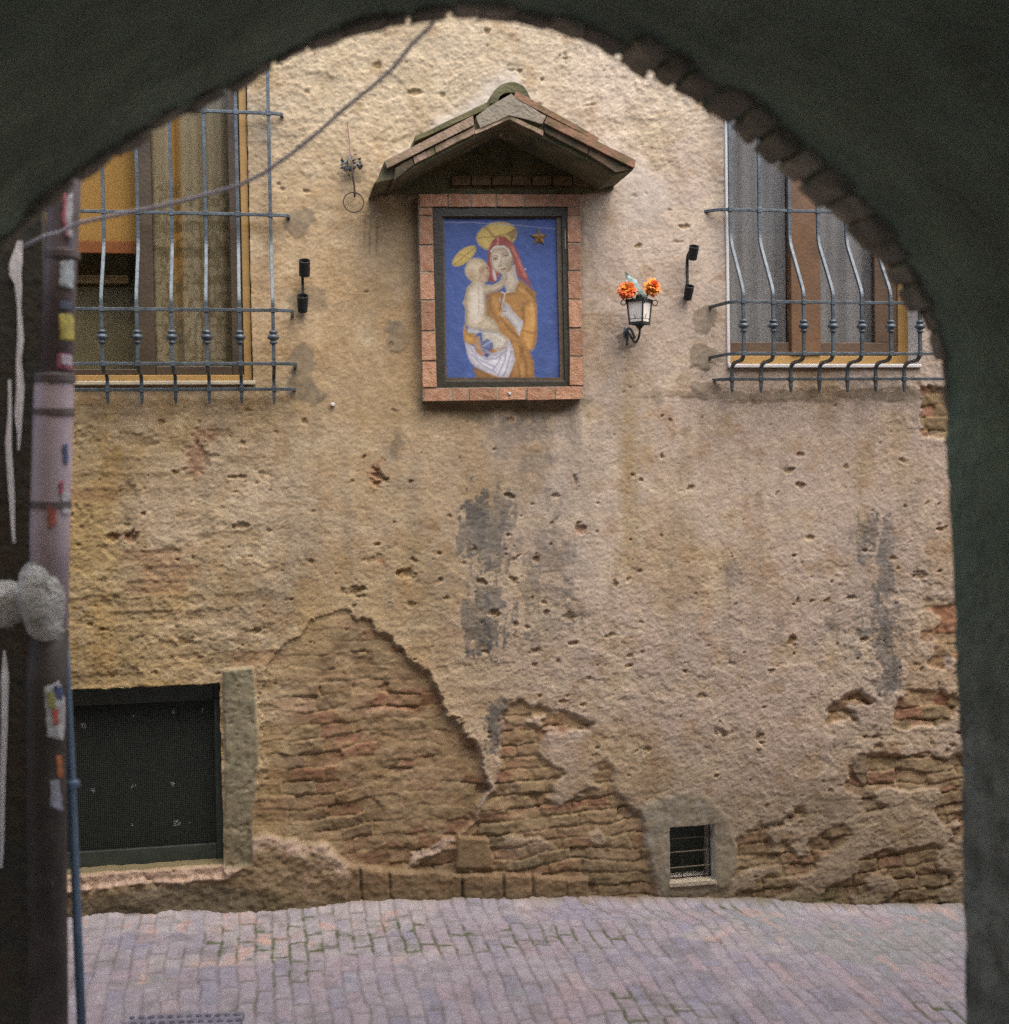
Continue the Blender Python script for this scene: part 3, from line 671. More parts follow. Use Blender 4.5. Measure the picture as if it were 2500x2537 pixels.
    c = mixc(c, alb(128, 112, 84), pm([(925,450),(1010,440),(1045,500),(1045,560),(1000,520)], 16) * 0.55)  # darker patch below the left eave
    c = mixc(c, alb(102, 86, 62), sstep(1780, 2240, py + 60 * n1) * (1 - mSi) * (1 - mV) * 0.45)  # dirt and the weaker light low down, both put into the colour
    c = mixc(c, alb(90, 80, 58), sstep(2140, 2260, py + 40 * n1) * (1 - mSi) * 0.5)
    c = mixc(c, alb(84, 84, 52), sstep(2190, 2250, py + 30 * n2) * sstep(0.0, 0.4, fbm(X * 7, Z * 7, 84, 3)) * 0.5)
    c = c * (1 + 0.06 * np.clip(RNG.standard_normal(X.shape), -2, 2)[..., None]) * (1 + 0.18 * fine[..., None]) * (1 + 0.12 * fbm(X * 24, Z * 24, 86, 3)[..., None])
    # --- openings
    ic = (xs[:-1] + xs[1:]) / 2; jc = (zs[:-1] + zs[1:]) / 2
    keep = np.ones((len(xs) - 1, len(zs) - 1), bool)
    nz = len(zs)
    V = np.stack([X, -h, Z], -1).reshape(-1, 3); Cc = c.reshape(-1, 3)
    Q = []; addV = []; addC = []
    base = len(V)
    for k, (x0, x1, z0, z1) in OPEN.items():
        keep[np.ix_((ic > x0) & (ic < x1), (jc > z0) & (jc < z1))] = False
        i0, i1 = np.argmin(abs(xs - x0)), np.argmin(abs(xs - x1)); j0, j1 = np.argmin(abs(zs - z0)), np.argmin(abs(zs - z1))
        per = [(i, j0) for i in range(i0, i1)] + [(i1, j) for j in range(j0, j1)] + [(i, j1) for i in range(i1, i0, -1)] + [(i0, j) for j in range(j1, j0, -1)]
        idx = np.array([i * nz + j for i, j in per])
        cxm, czm = (x0 + x1) / 2, (z0 + z1) / 2
        wob = {'left_window': 0.004, 'right_window': 0.004, 'cellar': 0.007, 'vent': 0.004}[k]
        t = np.arange(len(idx)) * 0.11
        o = wob * fbm(t, t * 0 + 3.3, 88, 3)
        sgx = np.sign(V[idx, 0] - cxm); sgz = np.sign(V[idx, 2] - czm)
        onx = np.isclose(V[idx, 0], x0) | np.isclose(V[idx, 0], x1)
        V[idx, 0] += np.where(onx, o * sgx, 0); V[idx, 2] += np.where(~onx, o * sgz, 0)
        rgb = {'left_window': alb(196, 180, 146), 'right_window': alb(226, 220, 212), 'cellar': alb(128, 116, 84), 'vent': alb(196, 190, 180)}[k]
        steps = [0.006, 0.04, DEPTH[k] * 0.6, DEPTH[k]]
        prev = idx
        for s in steps:
            nv = V[idx].copy(); nv[:, 1] = s
            # open reveals out a little towards the room
            new = base + len(addV) * 0 + sum(len(a) for a in addV) + np.arange(len(idx))
            addV.append(nv); addC.append(np.tile(rgb * (1 if s > 0.01 else 0.9), (len(idx), 1)) * (1 + 0.12 * fbm(t * 3, t * 0 + s * 90, 89, 3)[:, None]))
            Q.append(np.stack([prev, np.roll(prev, -1), np.roll(new, -1), new], -1))
            prev = new
    V = np.concatenate([V] + addV); Cc = np.concatenate([Cc] + addC)
    Q = np.concatenate([quads(len(xs), nz, keep)] + Q)
    return big_mesh("wall", V, Q, Cc)

house = thing("house", "old ochre rendered house wall with crumbling plaster and bare brick at its foot", "house", tuple(at(1250, 2240)))
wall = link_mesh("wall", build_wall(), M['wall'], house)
bm = bmesh.new()                                            # rest of the house behind the wall
box(bm, -9, 12, 2.6, 2.7, -0.5, 9); box(bm, -9, 12, 0.45, 2.6, 4.6, 4.7); box(bm, -9, 12, 0.45, 2.6, -0.6, -0.5)
box(bm, 0.55, 0.65, 0.45, 2.6, -0.5, 4.6); box(bm, -9, -8.9, 0.45, 2.6, -0.5, 9); box(bm, 11.9, 12, 0.45, 2.6, -0.5, 9)
box(bm, -9, 12, 0.45, 2.6, 1.62, 1.72)
obj("room_wall", bm, M['room'], house)

def rail_frame(bm, x0, x1, z0, z1, y0, y1, wl, wr, wb, wt):
    box(bm, x0, x0 + wl, y0, y1, z0, z1); box(bm, x1 - wr, x1, y0, y1, z0, z1)
    if wb: box(bm, x0 + wl, x1 - wr, y0, y1, z0, z0 + wb)
    if wt: box(bm, x0 + wl, x1 - wr, y0, y1, z1 - wt, z1)

# left window ------------------------------------------------------
def PX(px, py, Y): return at(px, py, Y)[0]
def PZ(px, py, Y): return at(px, py, Y)[2]
x0, x1, z0, z1 = OPEN['left_window']
lw = obj("window", (lambda b: (rail_frame(b, x0 + .003, x1 - .003, z0 + .022, z1, 0.012, 0.075, 0.04, 0.034, 0.026, 0.04), b)[1])(bmesh.new()), M['ochre_wood'], house, bevel=0.003,
         label="left window with ochre frame, lace and an ochre blind")
bm = bmesh.new()
m0, m1 = PX(341, 700, 0.05), PX(381, 700, 0.05)
r0 = PX(572, 700, 0.05)
box(bm, m0, m1, 0.03, 0.085, z0 + .05, z1 - .04)
box(bm, r0, x1 - .0375, 0.035, 0.08, z0 + .05, z1 - .04)
box(bm, m1 + .001, r0 - .001, 0.035, 0.08, z0 + .05, PZ(450, 908, 0.05)); box(bm, x0 + .045, m0 - .001, 0.035, 0.08, z0 + .05, PZ(250, 915, 0.05))
obj("casement", bm, M['dark_wood'], lw, bevel=0.003)
bm = bmesh.new(); box(bm, x0 - 0.0, x1 + 0.012, -0.022, 0.10, z0 + 0.001, z0 + 0.020); obj("sill", bm, M['cream'], lw, bevel=0.004)
bm = bmesh.new(); box(bm, x0 + .05, m0, 0.055, 0.059, z0 + .06, z1 - .05); box(bm, m1, r0, 0.055, 0.059, z0 + .06, z1 - .05); obj("pane", bm, M['glass'], lw)

def curtain(name, xa, xb, za, zb, Y, colfn, amp, freq, label, cat, group=None, seed=0):
    nx, nzz = max(30, int((xb - xa) / 0.004)), max(40, int((zb - za) / 0.006))
    xs = np.linspace(xa, xb, nx); zs = np.linspace(za, zb, nzz)
    X, Z = np.meshgrid(xs, zs, indexing='ij')
    fold = np.sin(X * freq + 1.4 * fbm(X * 3, Z * 0.5, seed, 2)) + 0.5 * np.sin(X * freq * 2.3 + seed)
    Yy = Y + amp * fold
    px, py = proj(X, Yy, Z)
    c = colfn(px, py, X, Z, fold)
    V = np.stack([X, Yy, Z], -1).reshape(-1, 3)
    back = V.copy(); back[:, 1] += 0.003
    Q = quads(nx, nzz); n = len(V)
    me = big_mesh(name, np.concatenate([V, back]), np.concatenate([Q, Q[:, ::-1] + n]), np.concatenate([c.reshape(-1, 3)] * 2))
    o = link_mesh(name, me, M['cloth'])
    return tag(o, label, cat, group)
def lace_col(px, py, X, Z, fold):
    c = np.zeros(px.shape + (3,)) + alb(158, 144, 112)
    c = mixc(c, alb(176, 164, 142), sstep(0.0, 0.5, fbm(X * 5, Z * 1.2, 4, 3)) * 0.6)
    c = mixc(c, alb(205, 150, 62), np.exp(-((px - 436 - 0.03 * (py - 500)) / 13) ** 2) * sstep(860, 600, py) * 0.9)
    weave = 0.5 + 0.5 * np.sin(px * 1.15)
    for b, hh in ((560, 14), (624, 16), (905, 12)):
        band = sstep(hh, hh - 5, np.abs(py - b))
        c = mixc(c, alb(95, 84, 58), band * weave * 0.8)
    fig = ridged(X * 34, Z * 26, 12, 2)
    c = mixc(c, alb(104, 92, 62), sstep(0.6, 0.76, fig) * 0.6 * sstep(420, 480, py))
    c = mixc(c, alb(100, 84, 52), sstep(0.3, 1.2, fold) * 0.35)
    return c
curtain("lace_curtain", PX(378, 700, 0.12), PX(580, 700, 0.12), z0 + .03, z1, 0.125, lace_col, 0.010, 46, "patterned lace curtain with amber drape showing through, behind the left window", "curtain", seed=2)
bl = thing("roller_blind", "plain ochre roller blind half drawn in the left window", "blind", (PX(250, 600, 0.11), 0.11, PZ(250, 628, 0.11)))
xa, xb = x0 - 0.02, m0 + 0.03
bm = bmesh.new(); box(bm, xa, xb, 0.105, 0.109, PZ(250, 597, 0.105), z1); obj("cloth", bm, M['blind'], bl)
bm = bmesh.new(); box(bm, xa, xb, 0.1, 0.114, PZ(250, 628, 0.105), PZ(250, 597, 0.105) - .001); obj("hem_bar", bm, M['blind_hem'], bl, bevel=0.004)
pane_back = thing("pane_backing", "dark backing panel added behind a beige ledge, seen through the lower left pane", "pane_backing", (PX(250, 800, .3), 0.34, 1.72))  # panel added close behind the pane so it catches light
bm = bmesh.new(); box(bm, x0 - .3, PX(376, 800, .3), 0.28, 0.44, 1.72, PZ(250, 596, .28)); obj("back_panel", bm, mat("dark green brown wood", alb(128, 116, 78), 0.7, 0, .25, 6, .1, 40, color2=alb(100, 94, 64)), pane_back, bevel=.004)
bm = bmesh.new(); box(bm, x0 - .3, PX(318, 690, .26), 0.255, 0.279, PZ(250, 702, .255), PZ(250, 682, .255)); obj("ledge", bm, M['beige'], pane_back, bevel=.004)

# right window -----------------------------------------------------
x0, x1, z0, z1 = OPEN['right_window']
rw = obj("window", (lambda b: (rail_frame(b, x0 - .03, x1 + .004, z0 + .02, z1, 0.105, 0.15, 0.05, PX(2247, 800, .105) * 0 + 0.055, 0.05, 0.04), b)[1])(bmesh.new()), M['ochre_wood'], house, bevel=0.003,
         label="right window with orange brown mullion and grey curtains")
bm = bmesh.new()
m0, m1 = PX(1957, 700, 0.11), PX(2030, 700, 0.11); rj = x1 - .0525
box(bm, m0, m1, 0.095, 0.155, z0 + .071, z1 - .04)
obj("mullion", bm, M['orange_wood'], rw, bevel=0.004)
bm = bmesh.new()
zb = z0 + .071; zt = PZ(1900, 848, 0.12)
box(bm, x0 + .021, m0 - .001, 0.115, 0.152, zb, zt); box(bm, m1 + .001, rj, 0.115, 0.152, zb, zt)
box(bm, PX(2168, 800, 0.115), rj, 0.1148, 0.152, zt + .001, z1 - .04)
obj("casement", bm, M['brown_wood'], rw, bevel=0.003)
bm = bmesh.new(); box(bm, x0 - .004, x1 + .01, -0.02, 0.135, z0 + 0.001, z0 + 0.019); obj("sill", bm, M['white'], rw, bevel=0.004)
bm = bmesh.new(); box(bm, x0 - .005, x0 + .010, -0.006, 0.02, z0 + .02, z1); obj("edge_trim", bm, M['white'], rw, bevel=0.003)
bm = bmesh.new(); box(bm, x0 + .02, m0, 0.13, 0.134, zt, z1 - .04); box(bm, m1, PX(2168, 800, 0.115), 0.13, 0.134, zt, z1 - .04); obj("pane", bm, M['glass'], rw)
def grey_col(px, py, X, Z, fold):
    c = np.zeros(px.shape + (3,)) + alb(150, 149, 146)
    c = mixc(c, alb(116, 115, 112), sstep(0.2, 1.3, fold) * 0.5)
    c = mixc(c, alb(112, 112, 106), sstep(3, 1, np.abs(py - 575)) * 0.35 + sstep(3, 1, np.abs(py - 672)) * 0.3)
    c = mixc(c, alb(166, 164, 160), sstep(0.1, 0.5, fbm(X * 14, Z * 9, 6, 3)) * 0.3)
    return c
xl = x0 - 0.05
curtain("net_curtain", xl, PX(1945, 700, .17), z0, z1, 0.17, grey_col, 0.007, 38, "grey net curtain left of the orange brown mullion in the right window", "curtain", "grey net curtains", 5)
curtain("net_curtain", PX(2015, 700, .17), PX(2164, 700, .17), z0, z1, 0.17, grey_col, 0.007, 38, "grey net curtain right of the orange brown mullion in the right window", "curtain", "grey net curtains", 8)

# cellar window ----------------------------------------------------
x0, x1, z0, z1 = OPEN['cellar']
cw = obj("cellar_window", (lambda b: (rail_frame(b, x0 - .004, x1 + .004, z0 - .004, z1 + .004, 0.085, 0.125, 0.05, 0.035, 0.075, 0.09), b)[1])(bmesh.new()), M['screen'], house, bevel=0.004,
         label="dark screened cellar window beside the drainpipe")
bm = bmesh.new()
n = 0
for xx in np.arange(x0 + .045, x1 - .035, 0.0085): box(bm, xx, xx + .0022, 0.100, 0.102, z0 + .07, z1 - .085)
for zz in np.arange(z0 + .072, z1 - .085, 0.0085): box(bm, x0 + .045, x1 - .035, 0.1021, 0.1041, zz, zz + .0022)
obj("wire_mesh", bm, mat("sooted wire", (0.02, 0.024, 0.018), 0.7), cw)
bm = bmesh.new(); box(bm, x0 - .02, x1 + .02, 0.15, 0.16, z0 - .02, z1 + .02); obj("backing", bm, M['screen'], cw)
for (a, b, k) in [(228,1960,14),(428,1945,12),(438,2040,17),(430,1765,12),(330,1775,8),(500,1760,8),(205,1800,14),(330,1950,10),(328,2045,6),(470,2040,5)]:
    p = at(a, b, 0.14); k *= 0.0017
    bm = bmesh.new()
    lathe(bm, (p[0], 0.147, p[2]), [(k * .3, -.003), (k * .5, 0), (k * .3, .003)], 9, 'Y'); roughen(bm, k * .45, 120, 1, int(a))
    obj("paint_fleck", bm, M['paper'], cw)

# vent -------------------------------------------------------------
x0, x1, z0, z1 = OPEN['vent']
vt = obj("vent", (lambda b: (rail_frame(b, x0 - .002, x1 + .002, z0 - .002, z1 + .002, 0.06, 0.075, 0.006, 0.006, 0.006, 0.006), b)[1])(bmesh.new()), M['rusty_iron'], house,
         label="small barred cellar vent in a grey cement surround")
for yy in (2074, 2108, 2146):
    bm = bmesh.new(); z = PZ(1715, yy, 0.05)
    tube(bm, [(x0, 0.052, z - .002), ((x0 + x1) / 2, 0.05, z), (x1, 0.052, z + .001)], 0.0032, 6)
    obj("bar", bm, mat("dusty iron", alb(120, 112, 92), 0.8), vt)
bm = bmesh.new()
for a in (1690, 1716, 1744):
    xx = PX(a, 2110, 0.055); tube(bm, [(xx, 0.056, z0), (xx + .001, 0.056, z1)], 0.0022, 6)
obj("wire", bm, M['black_iron'], vt)
bm = bmesh.new(); box(bm, x0 - .01, x1 + .01, 0.155, 0.165, z0 - .01, z1 + .01); obj("backing", bm, M['screen'], vt)
bm = bmesh.new(); box(bm, x0 - .004, x1 + .004, -0.014, 0.05, z0 - .016, z0 + .002); roughen(bm, 0.0015, 40, 6); obj("sill", bm, M['mortar'], vt)

# ------------------------------------------------------------------ window grilles
Y0, YB = -0.05, -0.21
def smooth_path(pts, n=5):
    pts = [Vector(p) for p in pts]; out = [pts[0]]
    for i in range(1, len(pts) - 1):
        a, b, c = pts[i - 1], pts[i], pts[i + 1]
        ra = min(0.45, 0.05 / max((b - a).length, 1e-6)); rc = min(0.45, 0.05 / max((c - b).length, 1e-6))
        p, q = b.lerp(a, ra), b.lerp(c, rc)
        for k in range(n + 1):
            t = k / n
            out.append(p.lerp(b, t).lerp(b.lerp(q, t), t))
    out.append(pts[-1])
    return out
def grille(name, label, bars, R, xmid, knot, tip, bend0, bend1, kick, rails):
    g = thing(name, label, "window grille", (at(xmid, 964, 0)[0], 0, at(xmid, 964, 0)[2]), "wrought iron window grilles")
    zr = [PZ(xmid, R[0], Y0), PZ(xmid, R[1], Y0), PZ(xmid, R[2], YB), PZ(xmid, R[3], YB), PZ(xmid, R[4], Y0)]
    ztop = PZ(xmid, 40, Y0)
    for bpx in bars:
        x = PX(bpx, 526, Y0)
        zk = PZ(xmid, kick, YB)
        pts = smooth_path([(x, Y0, ztop), (x, Y0, PZ(xmid, bend0, Y0)), (x, YB, PZ(xmid, bend1, YB)), (x, YB, zr[2]), (x, YB, zk), (x, Y0, zk - 0.004), (x, Y0, PZ(xmid, tip, Y0) + .05), (x, Y0, PZ(xmid, tip, Y0))])
        rad = [0.0075] * len(pts); rad[-1] = 0.0035
        bm = bmesh.new(); sqbar(bm, pts, rad, (1, 0, 0))
        for k, z in enumerate(zr):
            yy = YB if k in (2, 3) else Y0
            sqbar(bm, [(x, yy, z - .011), (x, yy, z + .011)], 0.0108, (1, 0, 0))
        b = obj("bar", bm, M['iron'], g, bevel=0.0015)
        kz = PZ(xmid, knot, YB)
        bm = bmesh.new()
        lathe(bm, (x, YB, kz), [(.010, .030), (.017, .027), (.019, .021), (.015, .014), (.012, .012), (.021, .009), (.026, 0), (.021, -.009), (.012, -.013), (.014, -.019), (.017, -.023), (.014, -.028), (.009, -.031)], 14)
        obj("knot", bm, M['iron'], b, smooth=True)
    for k, pts in enumerate(rails):
        bm = bmesh.new(); sqbar(bm, pts(zr[k]), 0.0068, (0, 0, 1)); obj("rail", bm, M['iron'], g, bevel=0.0015)
    return g
lx = PX(40, 600, 0)
def lrail(px_end, Y, drop=0.0):
    def f(z):
        xe = PX(px_end, 600, Y)
        return smooth_path([(lx, 0.02, z), (lx, Y, z), (xe, Y, z), (xe + .002, 0.02, z - drop)], 4)
    return f
lg = grille("window_grille", "pot bellied iron grille over the left window, its rails ending square", [256, 341, 425, 509, 589, 670], (273, 528, 767, 901, 965), 450, 835, 1001, 612, 735, 917,
       [lrail(705, Y0), lrail(716, Y0), lrail(722, YB), lrail(727, YB), lrail(722, Y0)])
rx = PX(2420, 700, 0)
def rrail(p1, pwall, Y):
    def f(z):
        a = PX(p1, 700, Y); b = at(pwall[0], pwall[1], 0.0)
        return smooth_path([(b[0], 0.02, z), (a, Y, z), (rx, Y, z), (rx + .1, 0.02, z)], 5)
    return f
rg = grille("window_grille", "pot bellied iron grille over the right window, its rails splayed back to the wall", [1809, 1881, 1955, 2026, 2096, 2166, 2237], (275, 524, 749, 876, 939), 2030, 808, 972, 600, 722, 891,
       [rrail(1788, (1745, 290), Y0), rrail(1788, (1743, 540), Y0), rrail(1812, (1757, 779), YB), rrail(1812, (1757, 897), YB), rrail(1790, (1764, 950), Y0)])

# ------------------------------------------------------------------ shrine
YF = -0.06
sp = at(1246, 993, 0)
shrine = thing("wall_shrine", "small gabled wall shrine with brick border around a painted mother and child", "shrine", (sp[0], 0, sp[2]))
def Zq(a, b):   # pixel of the close crop (1030..1460, 480..1010)
    return 1030 + a * .2744, 480 + b * .2743
bm = bmesh.new()
def lerp2(p, q, t): return (p[0] + (q[0] - p[0]) * t, p[1] + (q[1] - p[1]) * t)
oTL, oTR, oBR, oBL = Zq(25, 2), Zq(1482, 5), Zq(1512, 1850), Zq(66, 1872)
iTL, iTR, iBR, iBL = Zq(150, 115), Zq(1372, 115), Zq(1395, 1738), Zq(190, 1755)
# each side of the border: list of cut positions along it
def side(bm, a0, a1, b0, b1, cuts, gap=0.0075, skip=()):
    for t0, t1 in zip(cuts[:-1], cuts[1:]):
        g = gap
        p = [lerp2(a0, a1, t0 + g), lerp2(a0, a1, t1 - g), lerp2(b0, b1, t1 - g), lerp2(b0, b1, t0 + g)]
        j = lambda q: (q[0] + random.uniform(-.8, .8), q[1] + random.uniform(-.8, .8))
        prism(bm, [j(q) for q in p], YF + random.uniform(-.003, .003), 0.0)
side(bm, oTL, oTR, (oTL[0] + 1, iTL[1]), (oTR[0] + 1, iTR[1]), [0, .18, .32, .48, .655, .82, 1.0], 0.006)
side(bm, (oBL[0], iBL[1] + 2), (oBR[0], iBR[1] + 2), oBL, oBR, [0, .175, .285, .47, .645, .825, 1.0], 0.007)
side(bm, (oTL[0] + 1, iTL[1] + 1), (oBL[0], iBL[1]), (iTL[0], iTL[1] + 1), (iBL[0], iBL[1]), [0.0, .05, .21, .36, .515, .685, .85, 1.0], 0.006)
side(bm, (iTR[0], iTR[1] + 1), (iBR[0], iBR[1]), (oTR[0], iTR[1] + 1), (oBR[0], iBR[1]), [0.0, .05, .20, .355, .515, .675, .835, 1.0], 0.006)
bmesh.ops.subdivide_edges(bm, edges=bm.edges[:], cuts=2, use_grid_fill=True); roughen(bm, .0022, 45, 0, 2); obj("brick_border", bm, M['brick'], shrine, bevel=0.0)
bm = bmesh.new()
for q in ([oTL, oTR, (oTR[0], iTR[1]), (oTL[0], iTL[1])], [(oBL[0], iBL[1]), (oBR[0], iBR[1]), oBR, oBL], [(oTL[0], iTL[1]), iTL, iBL, (oBL[0], iBL[1])], [iTR, (oTR[0], iTR[1]), (oBR[0], iBR[1]), iBR]):
    prism(bm, q, YF + .006, 0.01)
obj("mortar_bed", bm, M['mortar'], shrine)
# glazed case
bm = bmesh.new()
fTL, fTR, fBR, fBL = Zq(240, 205), Zq(1318, 205), Zq(1345, 1690), Zq(262, 1690)
for q in ([iTL, iTR, fTR, fTL], [fBL, fBR, iBR, iBL], [iTL, fTL, fBL, iBL], [fTR, iTR, iBR, fBR]):
    prism(bm, q, YF + .010, 0.01)
obj("case_frame", bm, M['case'], shrine, bevel=0.002)
bm = bmesh.new()
pTL, pTR, pBR, pBL = Zq(256, 216), Zq(1270, 216), Zq(1303, 1660), Zq(280, 1662)
for q in ([fTL, fTR, pTR, pTL], [pBL, pBR, fBR, fBL], [fTL, pTL, pBL, fBL], [pTR, fTR, fBR, pBR]):
    prism(bm, q, YF + .020, 0.01)
obj("case_lip", bm, M['case_lip'], shrine)
bm = bmesh.new()
hp = [Zq(1345, 325), Zq(1352, 330), Zq(1356, 498), Zq(1349, 498)]
prism(bm, hp, YF + .006, YF + .012); obj("highlight_strip", bm, M['mortar'], shrine)  # pale strip standing in for a highlight line on the case

def paint_panel():
    NX, NZ = 330, 460
    u = np.linspace(0, 1, NX); v = np.linspace(0, 1, NZ)
    U, Vv = np.meshgrid(u, v, indexing='ij')
    A = 248 + U * (1312 - 248); B = 1668 - Vv * (1668 - 208)            # crop pixels
    wA = A + 5 * fbm(U * 14, Vv * 18, 3, 3); wB = B + 5 * fbm(U * 14 + 5, Vv * 18, 5, 3)
    c = np.zeros(A.shape + (3,)) + alb(64, 94, 164, 1.0)
    c = mixc(c, alb(54, 78, 138, 1.0), sstep(0, .5, fbm(U * 5, Vv * 6, 8, 4)) * 0.5)
    c = mixc(c, alb(78, 102, 156, 1.0), sstep(.1, .6, fbm(U * 9, Vv * 3, 11, 4)) * 0.4)
    def poly(pts, rgb, s=1.0, soft=10):
        nonlocal c
        d = sdpoly(wA, wB, pts); m = sstep(soft, -soft, d)
        base = alb(*rgb, 1.0)
        rim = np.exp(-((d + 4) / 26.0) ** 2)
        lit = sstep(20, 70, -d) * sstep(0.0, 0.5, fbm(U * 8, Vv * 9, 23, 3) + 0.2)
        c = mixc(c, base, m * s)
        c = mixc(c, base * 0.5, rim * m * s * 0.6)
        c = mixc(c, base * 1.10, lit * m * s * 0.5)
    def ell(x, y, rx, ry, ang, rgb, s=1.0, soft=.10):
        nonlocal c
        a = math.radians(ang); dx, dy = wA - x, wB - y
        r = np.sqrt(((dx * math.cos(a) + dy * math.sin(a)) / rx) ** 2 + ((-dx * math.sin(a) + dy * math.cos(a)) / ry) ** 2)
        m = sstep(1 + soft, 1 - soft, r) * s; base = alb(*rgb, 1.0)
        c = mixc(c, base, m); c = mixc(c, base * 0.6, m * sstep(0.62, 1.0, r) * (0.45 if soft < .3 else 0)); c = mixc(c, base * 1.06, m * sstep(0.6, 0.1, r) * 0.4)
    def line(pts, wd, rgb, s=1.0):
        nonlocal c
        d = np.full(A.shape, 1e9)
        for (ax, ay), (bx, by) in zip(pts[:-1], pts[1:]):
            ex, ey = bx - ax, by - ay
            t = np.clip(((wA - ax) * ex + (wB - ay) * ey) / (ex * ex + ey * ey), 0, 1)
            d = np.minimum(d, np.hypot(wA - ax - ex * t, wB - ay - ey * t))
        c = mixc(c, alb(*rgb, 1.0), sstep(wd * 1.35, wd * 0.2, d) * s)
    GOLD, GOLD2 = (214, 184, 92), (150, 116, 52)
    ell(725, 382, 182, 122, -14, GOLD)
    for p in ([(560, 400), (720, 385), (900, 330)], [(630, 300), (715, 385), (690, 470)], [(715, 385), (830, 370), (905, 400)], [(600, 290), (700, 380)]): line(p, 7, GOLD2, .7)
    poly([(820, 360), (905, 300), (908, 360), (860, 420)], (150, 118, 58), .6)
    ell(435, 562, 128, 58, -40, GOLD); line([(345, 640), (530, 485)], 6, GOLD2, .7); line([(400, 545), (480, 585)], 6, GOLD2, .6)
    # dress
    poly([(770, 880), (640, 900), (628, 1000), (635, 1100), (700, 1180), (640, 1560), (640, 1665), (1070, 1665), (1062, 1530), (1020, 1410), (960, 1330), (985, 1000), (1085, 990), (1080, 890), (1010, 830), (930, 765), (880, 880), (800, 895)], (178, 128, 58))
    for p in ([(850, 1340), (880, 1480), (850, 1660)], [(940, 1380), (990, 1520), (1000, 1660)], [(760, 1120), (830, 1210), (930, 1300)], [(660, 930), (680, 1060), (740, 1150)], [(960, 1400), (930, 1500), (940, 1660)], [(1000, 860), (1050, 930), (1070, 1000)]): line(p, 17, (132, 90, 38), .6)
    for p in ([(910, 1420), (950, 1560), (960, 1660)], [(700, 940), (740, 1060), (830, 1160)], [(930, 860), (1010, 900), (1050, 960)]): line(p, 16, (200, 152, 80), .5)
    poly([(520, 1560), (545, 1665), (700, 1665), (610, 1600)], (160, 112, 48))
    # veil
    poly([(745, 382), (690, 420), (652, 510), (640, 640), (655, 785), (705, 800), (760, 720), (690, 600), (685, 520), (715, 478), (790, 470), (830, 500), (862, 560), (885, 650), (912, 740), (965, 775), (1045, 845), (1000, 740), (950, 620), (905, 500), (865, 440), (805, 386)], (178, 88, 76))
    line([(860, 470), (920, 590), (985, 745)], 15, (206, 128, 112), .7); line([(668, 520), (655, 640), (672, 770)], 14, (150, 60, 56), .6); line([(740, 395), (735, 460)], 12, (226, 150, 134), .6); line([(700, 440), (780, 425), (850, 470)], 10, (160, 66, 60), .5)
    # neck, chest, face
    poly([(775, 690), (890, 640), (905, 750), (925, 800), (885, 885), (820, 892), (785, 800)], (206, 190, 164))
    poly([(880, 640), (905, 740), (925, 800), (895, 790), (870, 720)], (205, 205, 202), .8)
    line([(700, 690), (712, 770)], 16, (205, 205, 205), .8)
    ell(768, 588, 98, 122, -8, (204, 188, 160))
    ell(730, 600, 45, 70, 0, (222, 208, 184), .7, .5); ell(840, 640, 35, 60, 0, (160, 138, 104), .55, .5); ell(765, 500, 80, 30, -6, (168, 146, 112), .55, .5)
    line([(672, 520), (705, 482), (790, 474), (832, 505), (858, 565)], 9, (214, 210, 202), .9)
    ell(715, 585, 30, 17, -10, (150, 126, 92), .55, .5); ell(806, 556, 30, 17, -14, (150, 126, 92), .55, .5)
    for p in ([(688, 568), (712, 556), (738, 566)], [(776, 542), (805, 526), (836, 538)]): line(p, 6, (128, 104, 76), .7)
    for (x, y, t) in ((715, 588, -8), (806, 559, -12)):
        ell(x, y, 17, 7, t, (214, 202, 182), .8, .3); line([(x - 19, y + 1), (x - 6, y - 7), (x + 8, y - 8), (x + 20, y - 3)], 5, (84, 68, 50), .85)
        ell(x + 1, y - 1, 6.5, 6.5, 0, (66, 58, 50), .9, .3); line([(x - 15, y + 8), (x + 14, y + 6)], 4, (160, 134, 100), .5)
    line([(772, 545), (766, 600), (762, 640)], 11, (176, 152, 116), .6); line([(750, 560), (747, 630)], 10, (226, 214, 192), .6)
    ell(756, 646, 17, 9, -8, (166, 138, 104), .6, .4); line([(742, 648), (756, 655), (774, 648)], 4, (128, 98, 70), .7)
    ell(786, 678, 26, 8, -10, (176, 104, 86), .8, .3); line([(762, 682), (786, 677), (810, 672)], 4, (120, 70, 58), .8); ell(786, 696, 26, 8, -10, (172, 146, 112), .5, .5)
    ell(786, 712, 22, 12, -8, (216, 202, 176), .5, .6)
    line([(676, 560), (682, 630), (712, 690), (760, 720)], 9, (150, 124, 90), .45); line([(866, 560), (862, 630), (836, 690), (790, 722)], 14, (146, 118, 84), .5)
    # sleeve and blessing hand
    poly([(972, 1010), (1050, 965), (1088, 1000), (1092, 1200), (1082, 1340), (1050, 1418), (1000, 1402), (938, 1322), (930, 1250), (962, 1170), (965, 1080)], (206, 150, 66))
    line([(960, 1230), (1040, 1260), (1085, 1240)], 13, (146, 100, 44), .6); line([(1040, 1000), (1060, 1110), (1050, 1220)], 22, (224, 174, 92), .6); line([(970, 1030), (975, 1150)], 12, (140, 96, 44), .7); line([(1075, 1270), (1060, 1380)], 16, (166, 114, 48), .6); line([(990, 1300), (1020, 1390)], 14, (224, 172, 90), .5)
